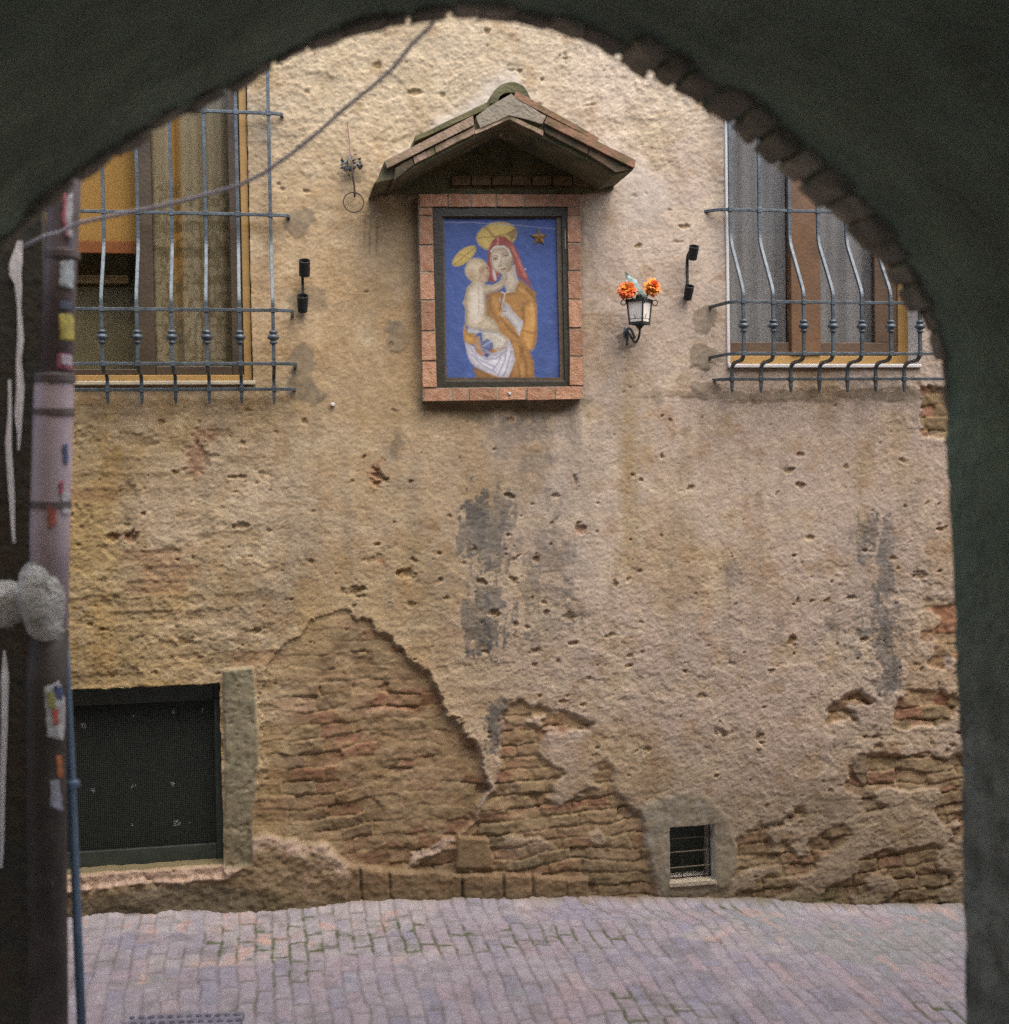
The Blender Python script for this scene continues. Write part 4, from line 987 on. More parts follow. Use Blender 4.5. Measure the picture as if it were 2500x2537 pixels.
    poly([(745, 945), (775, 950), (800, 985), (840, 1010), (872, 1062), (962, 1150), (955, 1200), (932, 1245), (880, 1195), (805, 1108), (770, 1098), (778, 1050), (765, 990)], (206, 200, 196))
    for p in ([(758, 955), (800, 1010)], [(775, 1000), (812, 1040)], [(778, 1060), (815, 1062)], [(800, 1100), (880, 1190)]): line(p, 5, (140, 112, 84), .7)
    poly([(905, 1160), (962, 1150), (955, 1200), (930, 1285), (900, 1215)], (216, 216, 222), .8)
    line([(768, 885), (800, 900), (835, 880)], 7, (216, 206, 190), .8); line([(775, 900), (760, 1010), (750, 1060)], 6, (130, 84, 46), .8); line([(800, 905), (790, 960)], 7, (220, 210, 195), .7)
    # child
    poly([(515, 790), (462, 850), (442, 950), (420, 990), (440, 1010), (450, 1080), (442, 1180), (480, 1212), (600, 1232), (742, 1245), (738, 1192), (692, 1132), (640, 1100), (630, 1000), (622, 905), (705, 885), (770, 855), (828, 760), (818, 725), (790, 722), (752, 785), (700, 822), (622, 822), (600, 770)], (204, 186, 154))
    ell(545, 1000, 60, 180, 4, (228, 220, 206), .6, .5); line([(462, 860), (448, 960), (460, 1090), (452, 1180)], 13, (160, 136, 98), .5)
    line([(616, 900), (628, 1010), (630, 1090)], 12, (158, 132, 96), .6); line([(625, 905), (700, 888), (765, 858)], 8, (150, 122, 86), .6); line([(560, 830), (570, 960), (560, 1090)], 7, (178, 158, 122), .5); line([(560, 1180), (640, 1130)], 8, (166, 140, 102), .6)
    ell(548, 690, 104, 108, 0, (204, 184, 144)); ell(520, 660, 60, 60, 0, (224, 208, 172), .6, .5); ell(500, 730, 40, 55, 0, (176, 152, 108), .5, .5)
    poly([(600, 640), (650, 660), (660, 720), (640, 790), (600, 810), (560, 780)], (208, 176, 142), .9)
    ell(588, 688, 22, 30, 0, (176, 138, 104), .8); line([(640, 660), (652, 700), (640, 712)], 5, (150, 116, 82), .7); line([(625, 675), (642, 672)], 5, (100, 80, 58), .8); line([(630, 745), (648, 742)], 5, (160, 90, 74), .8); line([(560, 790), (520, 770), (480, 740)], 9, (150, 126, 88), .5)
    # sleeve at the left, cloth, legs, book, hand
    poly([(432, 1185), (470, 1255), (542, 1270), (532, 1362), (450, 1352), (428, 1290)], (210, 158, 72)); line([(440, 1230), (500, 1290), (535, 1290)], 9, (150, 104, 46), .6)
    poly([(470, 1215), (560, 1232), (590, 1250), (540, 1262), (470, 1250)], (214, 212, 212))
    poly([(445, 1340), (520, 1380), (560, 1440), (640, 1480), (700, 1440), (800, 1400), (835, 1310), (872, 1400), (896, 1500), (832, 1655), (760, 1655), (640, 1612), (540, 1560), (490, 1520), (460, 1440)], (212, 210, 218))
    for p in ([(480, 1380), (560, 1490), (700, 1560)], [(820, 1380), (800, 1500), (740, 1640)], [(860, 1420), (830, 1540), (790, 1650)], [(620, 1490), (720, 1490), (800, 1430)], [(500, 1450), (600, 1550), (720, 1610)], [(770, 1440), (740, 1530), (690, 1590)]): line(p, 10, (148, 150, 178), .7)
    poly([(590, 1238), (742, 1240), (835, 1312), (805, 1390), (762, 1425), (702, 1402), (662, 1332), (600, 1332)], (204, 196, 178)); line([(610, 1260), (720, 1270), (800, 1330)], 9, (226, 220, 206), .6); line([(730, 1400), (800, 1390)], 8, (176, 126, 96), .7)
    poly([(590, 1345), (640, 1308), (692, 1345), (692, 1400), (640, 1422), (590, 1392)], (112, 124, 172)); line([(605, 1375), (680, 1330)], 8, (176, 180, 206), .7); poly([(600, 1400), (690, 1440), (740, 1470), (640, 1440)], (176, 176, 206), .8)
    poly([(538, 1300), (572, 1290), (582, 1360), (602, 1420), (625, 1440), (590, 1465), (548, 1430), (528, 1370)], (200, 158, 118)); line([(560, 1420), (610, 1450)], 8, (206, 120, 96), .7); line([(540, 1400), (590, 1430)], 5, (140, 100, 70), .7)
    # sagging white thread and scratches under the top rail
    line([(255, 262), (500, 258), (760, 275), (1000, 292), (1290, 322)], 4, (170, 176, 200), .6)
    ell(985, 682, 6, 6, 0, (230, 230, 235))
    c = (c * 0.78 + c.mean(-1, keepdims=True) * 0.12 + 0.006) * np.array([0.90, 0.88, 0.84])
    c = c * (1 + 0.14 * fbm(U * 90, Vv * 120, 14, 2)[..., None]) * (1 + 0.10 * fbm(U * 20, Vv * 28, 17, 4)[..., None])
    q = [at(*Zq(248, 1668), -0.03), at(*Zq(1312, 1668), -0.03), at(*Zq(1312, 208), -0.03), at(*Zq(248, 208), -0.03)]
    P = ((1 - U) * (1 - Vv))[..., None] * q[0] + (U * (1 - Vv))[..., None] * q[1] + (U * Vv)[..., None] * q[2] + ((1 - U) * Vv)[..., None] * q[3]
    P[..., 1] = -0.03 - 0.0012 * fbm(U * 18, Vv * 24, 20, 3)
    return big_mesh("painted_panel", P.reshape(-1, 3), quads(NX, NZ), c.reshape(-1, 3))
link_mesh("painted_panel", paint_panel(), M['paint'], shrine)
def star(bm, c, R, r, y0, y1, dome, rot=0.0):
    ring = []
    for k in range(10):
        a = math.pi / 2 + rot + k * math.pi / 5; q = R if k % 2 == 0 else r
        ring.append((c[0] + q * math.cos(a), c[2] + q * math.sin(a)))
    f = [bm.verts.new((x, y0, z)) for x, z in ring]; b = [bm.verts.new((x, y1, z)) for x, z in ring]; m = bm.verts.new((c[0], y0 - dome, c[2]))
    for k in range(10):
        bm.faces.new([f[k], f[(k + 1) % 10], m]); bm.faces.new([f[k], b[k], b[(k + 1) % 10], f[(k + 1) % 10]])
bm = bmesh.new(); star(bm, at(*Zq(1112, 395), -0.034), 0.041, 0.019, -0.034, -0.028, 0.009, 0.06)
obj("gilt_star", bm, mat("tarnished gilt", alb(150, 116, 62), 0.5, 0.3, 0.3, 60, 0.1), shrine)
bm = bmesh.new(); star(bm, at(*Zq(850, 1802), YF - .004), 0.0105, 0.0045, YF - .0045, YF + .002, 0.0005)
obj("white_star", bm, M['white'], shrine)
# roof
YR = -0.36
def RZ(a, b): return 900 + a * .3676, 180 + b * .3676
def slab(name, pts, m, yf=YR, amp=0.004, label=None, cuts=4):
    bm = bmesh.new(); prism(bm, [RZ(*p) for p in pts], yf, 0.015)
    bmesh.ops.triangulate(bm, faces=[f for f in bm.faces if len(f.verts) > 4])
    roughen(bm, amp, 16, cuts, random.randint(1, 90)); return obj(name, bm, m, shrine, label=label, bevel=0.0)
# left slope, from the top layer down
slab("roof_tile", [(880, 178), (350, 430), (348, 462), (880, 222)], M['moss_tile'], YR + .05, .002, label="mossy upper tile of the left slope")
slab("roof_tile", [(738, 290), (142, 596), (165, 640), (748, 350)], M['pink_tile'], YR, .002, label="pale lower tile of the left slope")
slab("roof_brick", [(748, 362), (480, 498), (490, 538), (748, 408)], M['pink_tile'], YR + .012, .002)
slab("roof_brick", [(474, 502), (338, 572), (348, 612), (484, 542)], M['pink_tile'], YR + .014, .002)
slab("roof_brick", [(330, 578), (218, 640), (205, 722), (340, 618)], M['brown_tile'], YR + .012, .002)
slab("roof_board", [(985, 322), (205, 712), (75, 742), (140, 640), (985, 230)], M['painted_shade'], YR + .035, 0.002)
# right slope
slab("roof_tile", [(1030, 122), (1592, 440), (1580, 462), (1016, 166)], M['orange_tile'], YR + .02, .002, label="orange upper tile of the right slope")
slab("roof_tile", [(1240, 296), (1838, 588), (1828, 642), (1222, 338)], M['orange_tile'], YR - .005, .002, label="orange lower tile of the right slope")
slab("roof_brick", [(1222, 346), (1522, 500), (1512, 548), (1226, 402)], M['brown_tile'], YR + .012, .002)
slab("roof_brick", [(1530, 505), (1822, 650), (1700, 668), (1520, 552)], M['brown_tile'], YR + .012, .002)
slab("roof_board", [(985, 322), (1700, 690), (1820, 655), (985, 230)], M['painted_shade'], YR + .035, 0.002)
slab("roof_mortar", [(1000, 140), (1040, 180), (1230, 292), (1205, 345), (985, 285), (790, 372), (760, 300), (870, 215)], M['roof_mortar'], YR + .012, 0.003)
slab("roof_brick", [(985, 285), (1212, 392), (1212, 424), (985, 312), (755, 415), (755, 388)], M['pink_tile'], YR + .018, .002)
bm = bmesh.new()
cc = [(995, 205)]
arc = [RZ(993 - 138 * math.cos(t), 196 - 132 * math.sin(t)) for t in np.linspace(-0.05, math.pi - 0.05, 15)]
arc += [RZ(993 + 95 * math.cos(t), 225 - 95 * math.sin(t)) for t in np.linspace(0.3, math.pi - 0.3, 9)]
prism(bm, arc, YR + .03, 0.015); bmesh.ops.triangulate(bm, faces=[f for f in bm.faces if len(f.verts) > 4]); roughen(bm, 0.004, 18, 2, 4)
obj("ridge_tile", bm, M['moss_tile'], shrine, smooth=False)
# gable behind, with a course of small bricks
bm = bmesh.new()
prism(bm, [(945, 448), (1255, 300), (1520, 445), (1520, 470), (1440, 480), (1036, 480), (945, 478)], -0.02, 0.01); obj("gable", bm, M['painted_shade'], shrine)
bm = bmesh.new()
for k in range(7):
    a = 1120 + 50 * k
    prism(bm, [(a, 436 + random.uniform(-2, 2)), (a + 46, 436 + random.uniform(-2, 2)), (a + 46, 458), (a, 458)], -0.045, 0.0)
roughen(bm, .004, 30, 2, 9); obj("moulding", bm, mat("shade toned moulding", alb(120, 98, 66, .7), 0.95, 0, 0.3, 20, .5, 60), shrine)  # darkened to go with the painted shade under the roof

# ------------------------------------------------------------------ lantern with flowers
Lx = at(1582, 775, -0.13)
lan = thing("wall_lantern", "iron wall lantern with white painted panes used as a flower holder", "lantern", (Lx[0], -0.13, at(1582, 850, -0.13)[2]))
def L3(zx, zy, Y=-0.13): return at(1480 + zx * .1657, 580 + zy * .1657, Y)
zt, zb_ = L3(620, 1000)[2], L3(620, 1335)[2]
cxl, cyl = L3(628, 1150)[0], -0.13
at_, ab_ = 0.060, 0.047     # half diagonals
def corner(k, hd): a = k * math.pi / 2 - math.pi / 2; return (cxl + hd * math.cos(a), cyl + hd * math.sin(a))
for k in range(4):
    bm = bmesh.new()
    p, q = corner(k, at_ * .95), corner(k + 1, at_ * .95); r, s = corner(k + 1, ab_ * .95), corner(k, ab_ * .95)
    vs = [bm.verts.new((s[0], s[1], zb_)), bm.verts.new((r[0], r[1], zb_)), bm.verts.new((q[0], q[1], zt)), bm.verts.new((p[0], p[1], zt))]
    inn = [bm.verts.new((cxl + (v.co.x - cxl) * .95, cyl + (v.co.y - cyl) * .95, v.co.z)) for v in vs]
    bm.faces.new(vs); bm.faces.new(inn[::-1])
    for i in range(4): bm.faces.new([vs[i], vs[(i + 1) % 4], inn[(i + 1) % 4], inn[i]])
    pane = obj("pane", bm, M['pane_white'], lan)
    if k in (0, 3):
        bm = bmesh.new()
        def onp(u, v, out=1.012):
            a = Vector((*s, zb_)).lerp(Vector((*r, zb_)), u); b = Vector((*p, zt)).lerp(Vector((*q, zt)), u); w_ = a.lerp(b, v)
            return Vector((cxl + (w_.x - cxl) * out, cyl + (w_.y - cyl) * out, w_.z))
        for (u0, v0, u1, v1) in ((.05, .2, .95, .2), (.45, .22, .36, .4), (.46, .22, .58, .42)):
            tube(bm, [onp(u0, v0), onp((u0 + u1) / 2, (v0 + v1) / 2), onp(u1, v1)], 0.0011, 5)
        obj("painted_sprig", bm, M['rusty_iron'], pane)
bm = bmesh.new()
for k in range(4):
    a, b = corner(k, at_), corner(k, ab_)
    sqbar(bm, [(a[0], a[1], zt), (b[0], b[1], zb_)], 0.0032)
for z, hd, hh in ((zt, at_ + .006, .007), (zb_, ab_ + .005, .006)):
    P = [corner(k, hd) for k in range(4)]; f = [bm.verts.new((x, y, z - hh)) for x, y in P]; g = [bm.verts.new((x, y, z + hh)) for x, y in P]
    for k in range(4): bm.faces.new([f[k], f[(k + 1) % 4], g[(k + 1) % 4], g[k]])
    P2 = [corner(k, hd - .01) for k in range(4)]; f2 = [bm.verts.new((x, y, z - hh)) for x, y in P2]; g2 = [bm.verts.new((x, y, z + hh)) for x, y in P2]
    for k in range(4):
        bm.faces.new([f2[k], f2[(k + 1) % 4], g2[(k + 1) % 4], g2[k]]); bm.faces.new([f[k], f[(k + 1) % 4], f2[(k + 1) % 4], f2[k]]); bm.faces.new([g[k], g[(k + 1) % 4], g2[(k + 1) % 4], g2[k]])
obj("lantern_frame", bm, M['black_iron'], lan)
for k in range(4):
    a = corner(k, at_ + .016); bm = bmesh.new()
    dx, dy = a[0] - cxl, a[1] - cyl
    torus(bm, (a[0], a[1], zt - .008), 0.012, 0.0022, (dx, dy, 0.0), (0, 0, 1), 20, 6); obj("ring", bm, M['black_iron'], lan, smooth=True)
bm = bmesh.new()
lathe(bm, (cxl, cyl, zb_ - .022), [(.006, -.006), (.014, .004), (.022, .014), (.034, .019)], 12)
wp = at(1556, 826, 0.0)
tube(bm, smooth_path([(cxl, cyl, zb_ - .02), (cxl, cyl, L3(610, 1520)[2]), (cxl - .01, cyl + .04, L3(600, 1640)[2]), (wp[0], -0.02, wp[2]), (wp[0], 0.01, wp[2])], 5), 0.0055, 8)
obj("bracket", bm, M['black_iron'], lan, smooth=True)
bm = bmesh.new()
pts = [at(1480 + a * .1657, 580 + b * .1657, y) for a, b, y in ((440, 1660, -.03), (450, 1570, -.045), (440, 1470, -.05), (460, 1390, -.055), (520, 1440, -.06), (560, 1560, -.06))]
tube(bm, smooth_path(pts, 4), 0.0065, 6); tube(bm, smooth_path([pts[1], at(1480 + 400 * .1657, 580 + 1520 * .1657, -.04), at(1480 + 420 * .1657, 580 + 1400 * .1657, -.04)], 4), 0.007, 6)
obj("scroll_leaf", bm, mat("silvery iron leaf", (0.10, 0.12, 0.13), 0.4, 0.5, 0.5, 60), lan, smooth=True)

def flower(c, R, name, label, m1, m2, tilt):
    t = thing(name, label, "flower", tuple(c), "orange cloth flowers in the lantern")
    T = Matrix.Translation(Vector(c)) @ Matrix.Rotation(tilt[0], 4, 'X') @ Matrix.Rotation(tilt[1], 4, 'Y')
    for li, (mm, nm) in enumerate(((m1, 'outer_petals'), (m2, 'inner_petals'))):
        bm = bmesh.new()
        for ring in range(4):
            el = math.radians((-18, 6, 24, 42)[ring] if li == 0 else (50, 62, 74, 86)[ring]); n = (16, 15, 14, 12)[ring] if li == 0 else (11, 9, 6, 3)[ring]
            for k in range(n):
                a = 2 * math.pi * (k + .5 * (ring % 2) + random.uniform(-.2, .2)) / n; e = el + random.uniform(-.15, .15); L = R * random.uniform(.82, 1.08) * (1.0 if li == 0 else .78)
                d = Vector((math.cos(a) * math.cos(e), math.sin(a) * math.cos(e), math.sin(e))); sidev = Vector((-math.sin(a), math.cos(a), 0)); upv = sidev.cross(d)
                wv = R * random.uniform(.16, .23)
                rows = [(0.12, .3, 0), (.5, .9, .05), (.82, 1.0, .02), (1.0, .45, -.10)]
                prev = None
                for f, ww, bend in rows:
                    cpt = d * L * f - upv * L * bend
                    cur = [bm.verts.new(T @ (cpt - sidev * wv * ww + upv * wv * .25)), bm.verts.new(T @ cpt), bm.verts.new(T @ (cpt + sidev * wv * ww + upv * wv * .25))]
                    if prev:
                        for q in range(2): bm.faces.new([prev[q], prev[q + 1], cur[q + 1], cur[q]])
                    prev = cur
        obj(nm, bm, mm, t, smooth=True)
    bm = bmesh.new(); b = Vector((cxl, cyl, zt - .03)); tube(bm, [b, b.lerp(Vector(c), .6) , Vector(c)], [0.004, .004, .006], 6); obj("stem", bm, M['stem'], t)
flower(L3(445, 845, -.145), 0.046, "flower", "ragged orange cloth flower on the lantern's left corner", M['petal_o'], M['petal_y'], (0.9, -0.45))
flower(L3(820, 800, -.155), 0.046, "flower", "full orange and amber cloth flower on the lantern's right corner", M['petal_y'], M['petal_o'], (0.95, 0.25))
bm = bmesh.new()
lp = [L3(a, b, y) for a, b, y in ((410, 560, -.13), (460, 640, -.14), (545, 720, -.155), (610, 830, -.165), (680, 900, -.17), (740, 960, -.165))]
wd = [0.001, 0.012, 0.018, 0.013, 0.007, 0.009]
prev = None
for i, p in enumerate(lp):
    sd = Vector((.75, 0, .55)) * wd[i]
    cur = [bm.verts.new(Vector(p) - sd), bm.verts.new(Vector(p) + Vector((0, .005, 0))), bm.verts.new(Vector(p) + sd)]
    if prev:
        for q in range(2): bm.faces.new([prev[q], prev[q + 1], cur[q + 1], cur[q]])
    prev = cur
lf = obj("leaf", bm, M['leaf'], smooth=True)
s_ = lf.modifiers.new("thick", 'SOLIDIFY'); s_.thickness = 0.0012
tag(lf, "pale blue green leaf standing between the two orange flowers", "leaf")
bm = bmesh.new()
for k in range(40):
    a = random.uniform(0, 6.28); r = random.uniform(.0, .04); p = Vector((cxl + r * math.cos(a), cyl + r * math.sin(a), zt + random.uniform(-.01, .022)))
    d = Vector((random.uniform(-1, 1), random.uniform(-1, .4), random.uniform(.2, 1))).normalized() * random.uniform(.012, .022); s2 = d.cross(Vector((.3, 1, .2))).normalized() * .005
    bm.faces.new([bm.verts.new(p), bm.verts.new(p + d * .5 + s2), bm.verts.new(p + d), bm.verts.new(p + d * .5 - s2)])
tag(obj("greenery", bm, M['stem']), "dark green sprigs filling the lantern below the flowers", "foliage")

# ------------------------------------------------------------------ torch holders
def torch(label, cup_c, cup_w, cup_h, low_c, low_w, low_h, rod_x, dy):
    """pixel centres and sizes on the wall"""
    ya, yb = -0.075, -0.045
    pa, pb = at(*cup_c, ya), at(*low_c, yb)
    t = thing("torch_holder", label, "torch holder", (pb[0], 0, at(low_c[0], low_c[1] + low_h / 2, 0)[2]), "iron torch holders")
    k = 0.00186
    ra, ha, rb, hb = cup_w * k / 2, cup_h * k, low_w * k / 2, low_h * k
    def cup(c, r, h, taper):
        bm = bmesh.new()
        lathe(bm, (c[0], c[1], c[2]), [(r * taper * .5, -h / 2 - .004), (r * taper, -h / 2), (r * 1.0, h / 2 - .006), (r * 1.06, h / 2), (r * 0.90, h / 2 + .001), (r * 0.84, h / 2 - .012), (r * .8 * taper, -h / 2 + .006)], 20)
        bmesh.ops.rotate(bm, verts=bm.verts[:], cent=c, matrix=Matrix.Rotation(math.radians(32), 3, 'X'))
        return obj("cup", bm, M['black_iron'], t, smooth=False)
    cup((pa[0], ya, pa[2]), ra, ha, .96); cup((pb[0], yb, pb[2]), rb, hb, .86)
    bm = bmesh.new()
    ry = -0.035; xr = at(rod_x, (cup_c[1] + low_c[1]) / 2, ry)[0]
    sqbar(bm, smooth_path([(xr, ry, pb[2]), (xr, ry, pa[2] - .01), (pa[0] - ra * .3, ya + ra * .7, pa[2] + .012)], 4), 0.0058)
    obj("rod", bm, M['black_iron'], t)
    bm = bmesh.new(); zz = pb[2] - hb * .25
    sqbar(bm, [(pb[0], yb + rb * .5, zz), (pb[0], 0.02, zz - .004)], 0.009); obj("wall_spike", bm, M['black_iron'], t)
torch("black iron torch holder of two cups, left of the shrine beside the lace window", (754.5, 664), 27, 38, (750, 752), 27, 40, 750, 0)
torch("black iron torch holder of two cups, right of the orange flowers", (1717.5, 626), 25, 34, (1706, 725), 24, 36, 1702.5, 0)

# ------------------------------------------------------------------ ring on a rod
def Q4(a, b, Y=0.0): return at(680 + a * .383, 280 + b * .383, Y)
hk = thing("wall_ring", "thin iron ring hanging from a rusty rod with crumpled foil, left of the shrine roof", "ring", tuple(Q4(512, 577)))
bm = bmesh.new(); tube(bm, smooth_path([Q4(470, 55, -.005), Q4(482, 150, -.012), Q4(490, 270, -.03), Q4(500, 330, -.05)], 4), 0.0024, 6); obj("cord", bm, mat("reddish cord", alb(140, 100, 96), 0.8), hk)
bm = bmesh.new(); tube(bm, smooth_path([Q4(498, 310, -.06), Q4(505, 400, -.06), Q4(518, 470, -.045), Q4(519, 545, -.04)], 4), [0.0045] * 13 + [.005], 8)
obj("rod", bm, M['rusty_iron'], hk, smooth=True)
bm = bmesh.new(); torus(bm, Q4(512, 577, -.035), 0.0455, 0.0030, (1, 0, 0), (0, .08, 1), 36, 7); obj("ring", bm, M['rusty_iron'], hk, smooth=True)
bm = bmesh.new(); cpt = Vector(Q4(494, 332, -.035))
for k in range(46):
    a = random.uniform(0, 6.28); r = random.uniform(.25, 1) * .05; p = cpt + Vector((math.cos(a) * r, random.uniform(-.02, .02), math.sin(a) * r * .85))
    q = [p + Vector((random.uniform(-1, 1), random.uniform(-1, 1), random.uniform(-1, 1))).normalized() * .014 for _ in range(4)]
    vs = [bm.verts.new(x) for x in q]
    for tri in ((0, 1, 2), (0, 2, 3), (0, 3, 1), (1, 3, 2)): bm.faces.new([vs[i] for i in tri])
obj("foil_rosette", bm, M['foil'], hk)

bm = bmesh.new(); p = at(824, 1002, -.012); lathe(bm, (p[0], -.012, p[2]), [(.006, -.010), (.010, -.006), (.009, .004), (.005, .02)], 9, 'Y'); roughen(bm, .002, 60)
tag(obj("wall_plug", bm, M['white']), "small white plug stuck in the plaster right of the left grille", "plug")

# ------------------------------------------------------------------ archway and tunnel
YA = -3.0
ARCH = [(-112, 2700), (-112, 1300), (-112, 960), (-85, 760), (0, 630), (52, 598), (105, 525), (171, 479), (236, 427), (309, 374), (394, 322), (473, 282), (551, 243), (617, 210), (670, 171),
        (735, 145), (814, 112), (919, 79), (1011, 63), (1090, 53), (1182, 50), (1241, 53), (1313, 63), (1392, 85), (1457, 116), (1510, 142), (1563, 171), (1615, 197),
        (1657, 226), (1684, 250), (1731, 271), (1786, 300), (1841, 339), (1894, 391), (1951, 448), (2020, 505), (2072, 549), (2130, 607), (2177, 664), (2219, 722), (2252, 775), (2287, 832),
        (2312, 890), (2322, 950), (2331, 1060), (2334, 1182), (2345, 1379), (2358, 1576), (2364, 1838), (2375, 2101), (2384, 2495), (2390, 2700)]
_a = np.array([at(a, b, YA) for a, b in ARCH])[:, [0, 2]]
def resample(P, step):
    seg = np.hypot(*np.diff(P, axis=0).T); s = np.concatenate([[0], np.cumsum(seg)]); n = int(s[-1] / step)
    t = np.linspace(0, s[-1], n)
    return np.stack([np.interp(t, s, P[:, 0]), np.interp(t, s, P[:, 1])], -1), t, s
CURVE, CT, CS = resample(_a, 0.012)
# soften the corners of the traced outline
for _ in range(3):
    CURVE[1:-1] = 0.25 * CURVE[:-2] + 0.5 * CURVE[1:-1] + 0.25 * CURVE[2:]
TAN = np.gradient(CURVE, axis=0); TAN /= np.linalg.norm(TAN, axis=1)[:, None]
NRM = np.stack([-TAN[:, 1], TAN[:, 0]], -1)                 # points out of the opening, into the masonry
if NRM[len(NRM) // 2, 1] < 0: NRM = -NRM
arch = thing("archway", "dark vaulted archway with a ring of worn bricks framing the lane", "archway", (0.55, YA - 1.0, -0.3))
def vault():
    ys = np.concatenate([np.linspace(YA - .02, YA - .6, 40), np.linspace(YA - .64, YA - 2.0, 40), np.linspace(YA - 2.1, YA - 5.5, 20)])
    nC = len(CURVE)
    S, Yy = np.meshgrid(CT, ys, indexing='ij')
    off = 0.014 + 0.010 * fbm(S * 4, Yy * 4, 90, 4) + 0.006 * fbm(S * 22, Yy * 16, 93, 3)
    off = np.where(S > CS[44], off - 0.012, off)            # right jamb carries no brick ring
    P = CURVE[:, None, :] + NRM[:, None, :] * off[..., None]
    V = np.stack([P[..., 0], Yy, P[..., 1]], -1)
    k = int(np.searchsorted(CT, CS[46]))
    V = V.reshape(-1, 3); n = len(ys)
    return big_mesh("vault", V[:k * n], quads(k, n)), big_mesh("right_jamb", V[(k - 1) * n:], quads(nC - k + 1, n))
_v, _j = vault()
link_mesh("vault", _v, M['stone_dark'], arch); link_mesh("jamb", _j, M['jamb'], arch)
bm = bmesh.new()
sR = np.interp(1500, [p[0] for p in ARCH[20:45]], CS[20:45])   # where the bricks of the ring start to show
s0, s1 = CS[3], CS[45]
s = s0
while s < s1:
    showing = s > sR
    ln = random.uniform(.060, .085) if showing else random.uniform(.05, .13)
    gap = random.uniform(.006, .012) if showing else random.uniform(.002, .008)
    i0, i1 = np.searchsorted(CT, [s, min(s + ln - gap, s1)])
    s += ln
    if i1 <= i0 + 1: continue
    fade = float(1 - sstep(CS[36], CS[44], np.array(s)))
    j = random.uniform(-.007, .006) * (1.0 if showing else 0.7) + 0.016 * (1 - fade) * showing
    a, b = CURVE[i0] + NRM[i0] * j, CURVE[i1] + NRM[i1] * (j + random.uniform(-.005, .005)); a2, b2 = CURVE[i0] + NRM[i0] * .13, CURVE[i1] + NRM[i1] * .13
    dep = .015 + random.uniform(.14, .165) * fade if showing else random.uniform(.05, .09)
    prism_w(bm, [tuple(a), tuple(b), tuple(b2), tuple(a2)], YA - dep, YA + random.uniform(-.012, .004))
bmesh.ops.subdivide_edges(bm, edges=bm.edges[:], cuts=3, use_grid_fill=True)
roughen(bm, 0.008, 20, 0, 3)
obj("brick_ring", bm, M['vault_brick'], arch, smooth=True)
# lane side face, roof and back of the building over the tunnel
TOP = 4.4
def face_front():
    far = []
    for p in CURVE:
        d = p - np.array([0.58, 1.2]); d /= np.linalg.norm(d); k = 30.0
        if d[0] > 1e-6: k = min(k, (9 - .58) / d[0])
        if d[0] < -1e-6: k = min(k, (-8 - .58) / d[0])
        if d[1] > 1e-6: k = min(k, (TOP - 1.2) / d[1])
        if d[1] < -1e-6: k = min(k, (-0.7 - 1.2) / d[1])
        far.append(np.array([0.58, 1.2]) + d * k)
    far = np.array(far); nC = len(CURVE)
    inner = CURVE + NRM * .012
    V = []; t = np.linspace(0, 1, 8)
    for k in t:
        q = inner * (1 - k) + far * k
        V.append(np.stack([q[:, 0], np.full(nC, YA - .02), q[:, 1]], -1))
    V = np.array(V).transpose(1, 0, 2)
    return big_mesh("facade", V.reshape(-1, 3), quads(nC, len(t)))
link_mesh("facade", face_front(), M['facade'], arch)
bm = bmesh.new(); box(bm, -8, 9, YA - 5.6, YA - .03, TOP, TOP + .1); box(bm, -8, -7.9, YA - 5.6, YA - .03, -.7, TOP); box(bm, 8.9, 9, YA - 5.6, YA - .03, -.7, TOP)
obj("roof_slab", bm, M['stone_dark'], arch)

# pier at the left, its dark colour standing in for shade, just outside the arch, carrying the pipe
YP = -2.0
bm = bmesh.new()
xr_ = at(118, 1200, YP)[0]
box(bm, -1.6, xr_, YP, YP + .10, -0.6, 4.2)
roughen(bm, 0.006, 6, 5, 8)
tag(obj("pier", bm, M['pier']), "masonry pier coloured dark for shade, behind the drainpipe at the left edge", "pier")

# drainpipe
YD = -2.2
pipe = thing("drainpipe", "lilac grey drainpipe covered in torn stickers at the left edge", "drainpipe", (at(135, 1200, YD)[0], YD, -0.2))
kp = abs(at(101, 1000, YD)[0] - at(100, 1000, YD)[0])
def zpx(x, y): return at(x, y, YD)[2]
def xpx(x, y): return at(x, y, YD)[0]
bm = bmesh.new(); tube(bm, [(xpx(140, 940), YD, zpx(140, 940)), (xpx(150, 660), YD, zpx(150, 660)), (xpx(160, 470), YD, zpx(160, 470)), (xpx(164, 200), YD, zpx(164, 200))], 41 * kp, 28)
obj("upper_pipe", bm, M['upper_pipe'], pipe, smooth=True)
bm = bmesh.new(); tube(bm, [(xpx(112, 2700), YD, -.3), (xpx(114, 1700), YD, zpx(114, 1700)), (xpx(122, 1560), YD, zpx(122, 1560))], [50 * kp] * 3, 28)
obj("foot_pipe", bm, M['old_pipe'], pipe, smooth=True)
bm = bmesh.new(); tube(bm, [(xpx(122.5, 1556), YD, zpx(122.5, 1556)), (xpx(124, 1300), YD, zpx(124, 1300)), (xpx(134, 960), YD, zpx(134, 960)), (xpx(134.5, 935), YD, zpx(134, 930))], [48 * kp, 50 * kp, 50 * kp, 44 * kp], 28)
obj("lower_pipe", bm, M['pipe'], pipe, smooth=True)
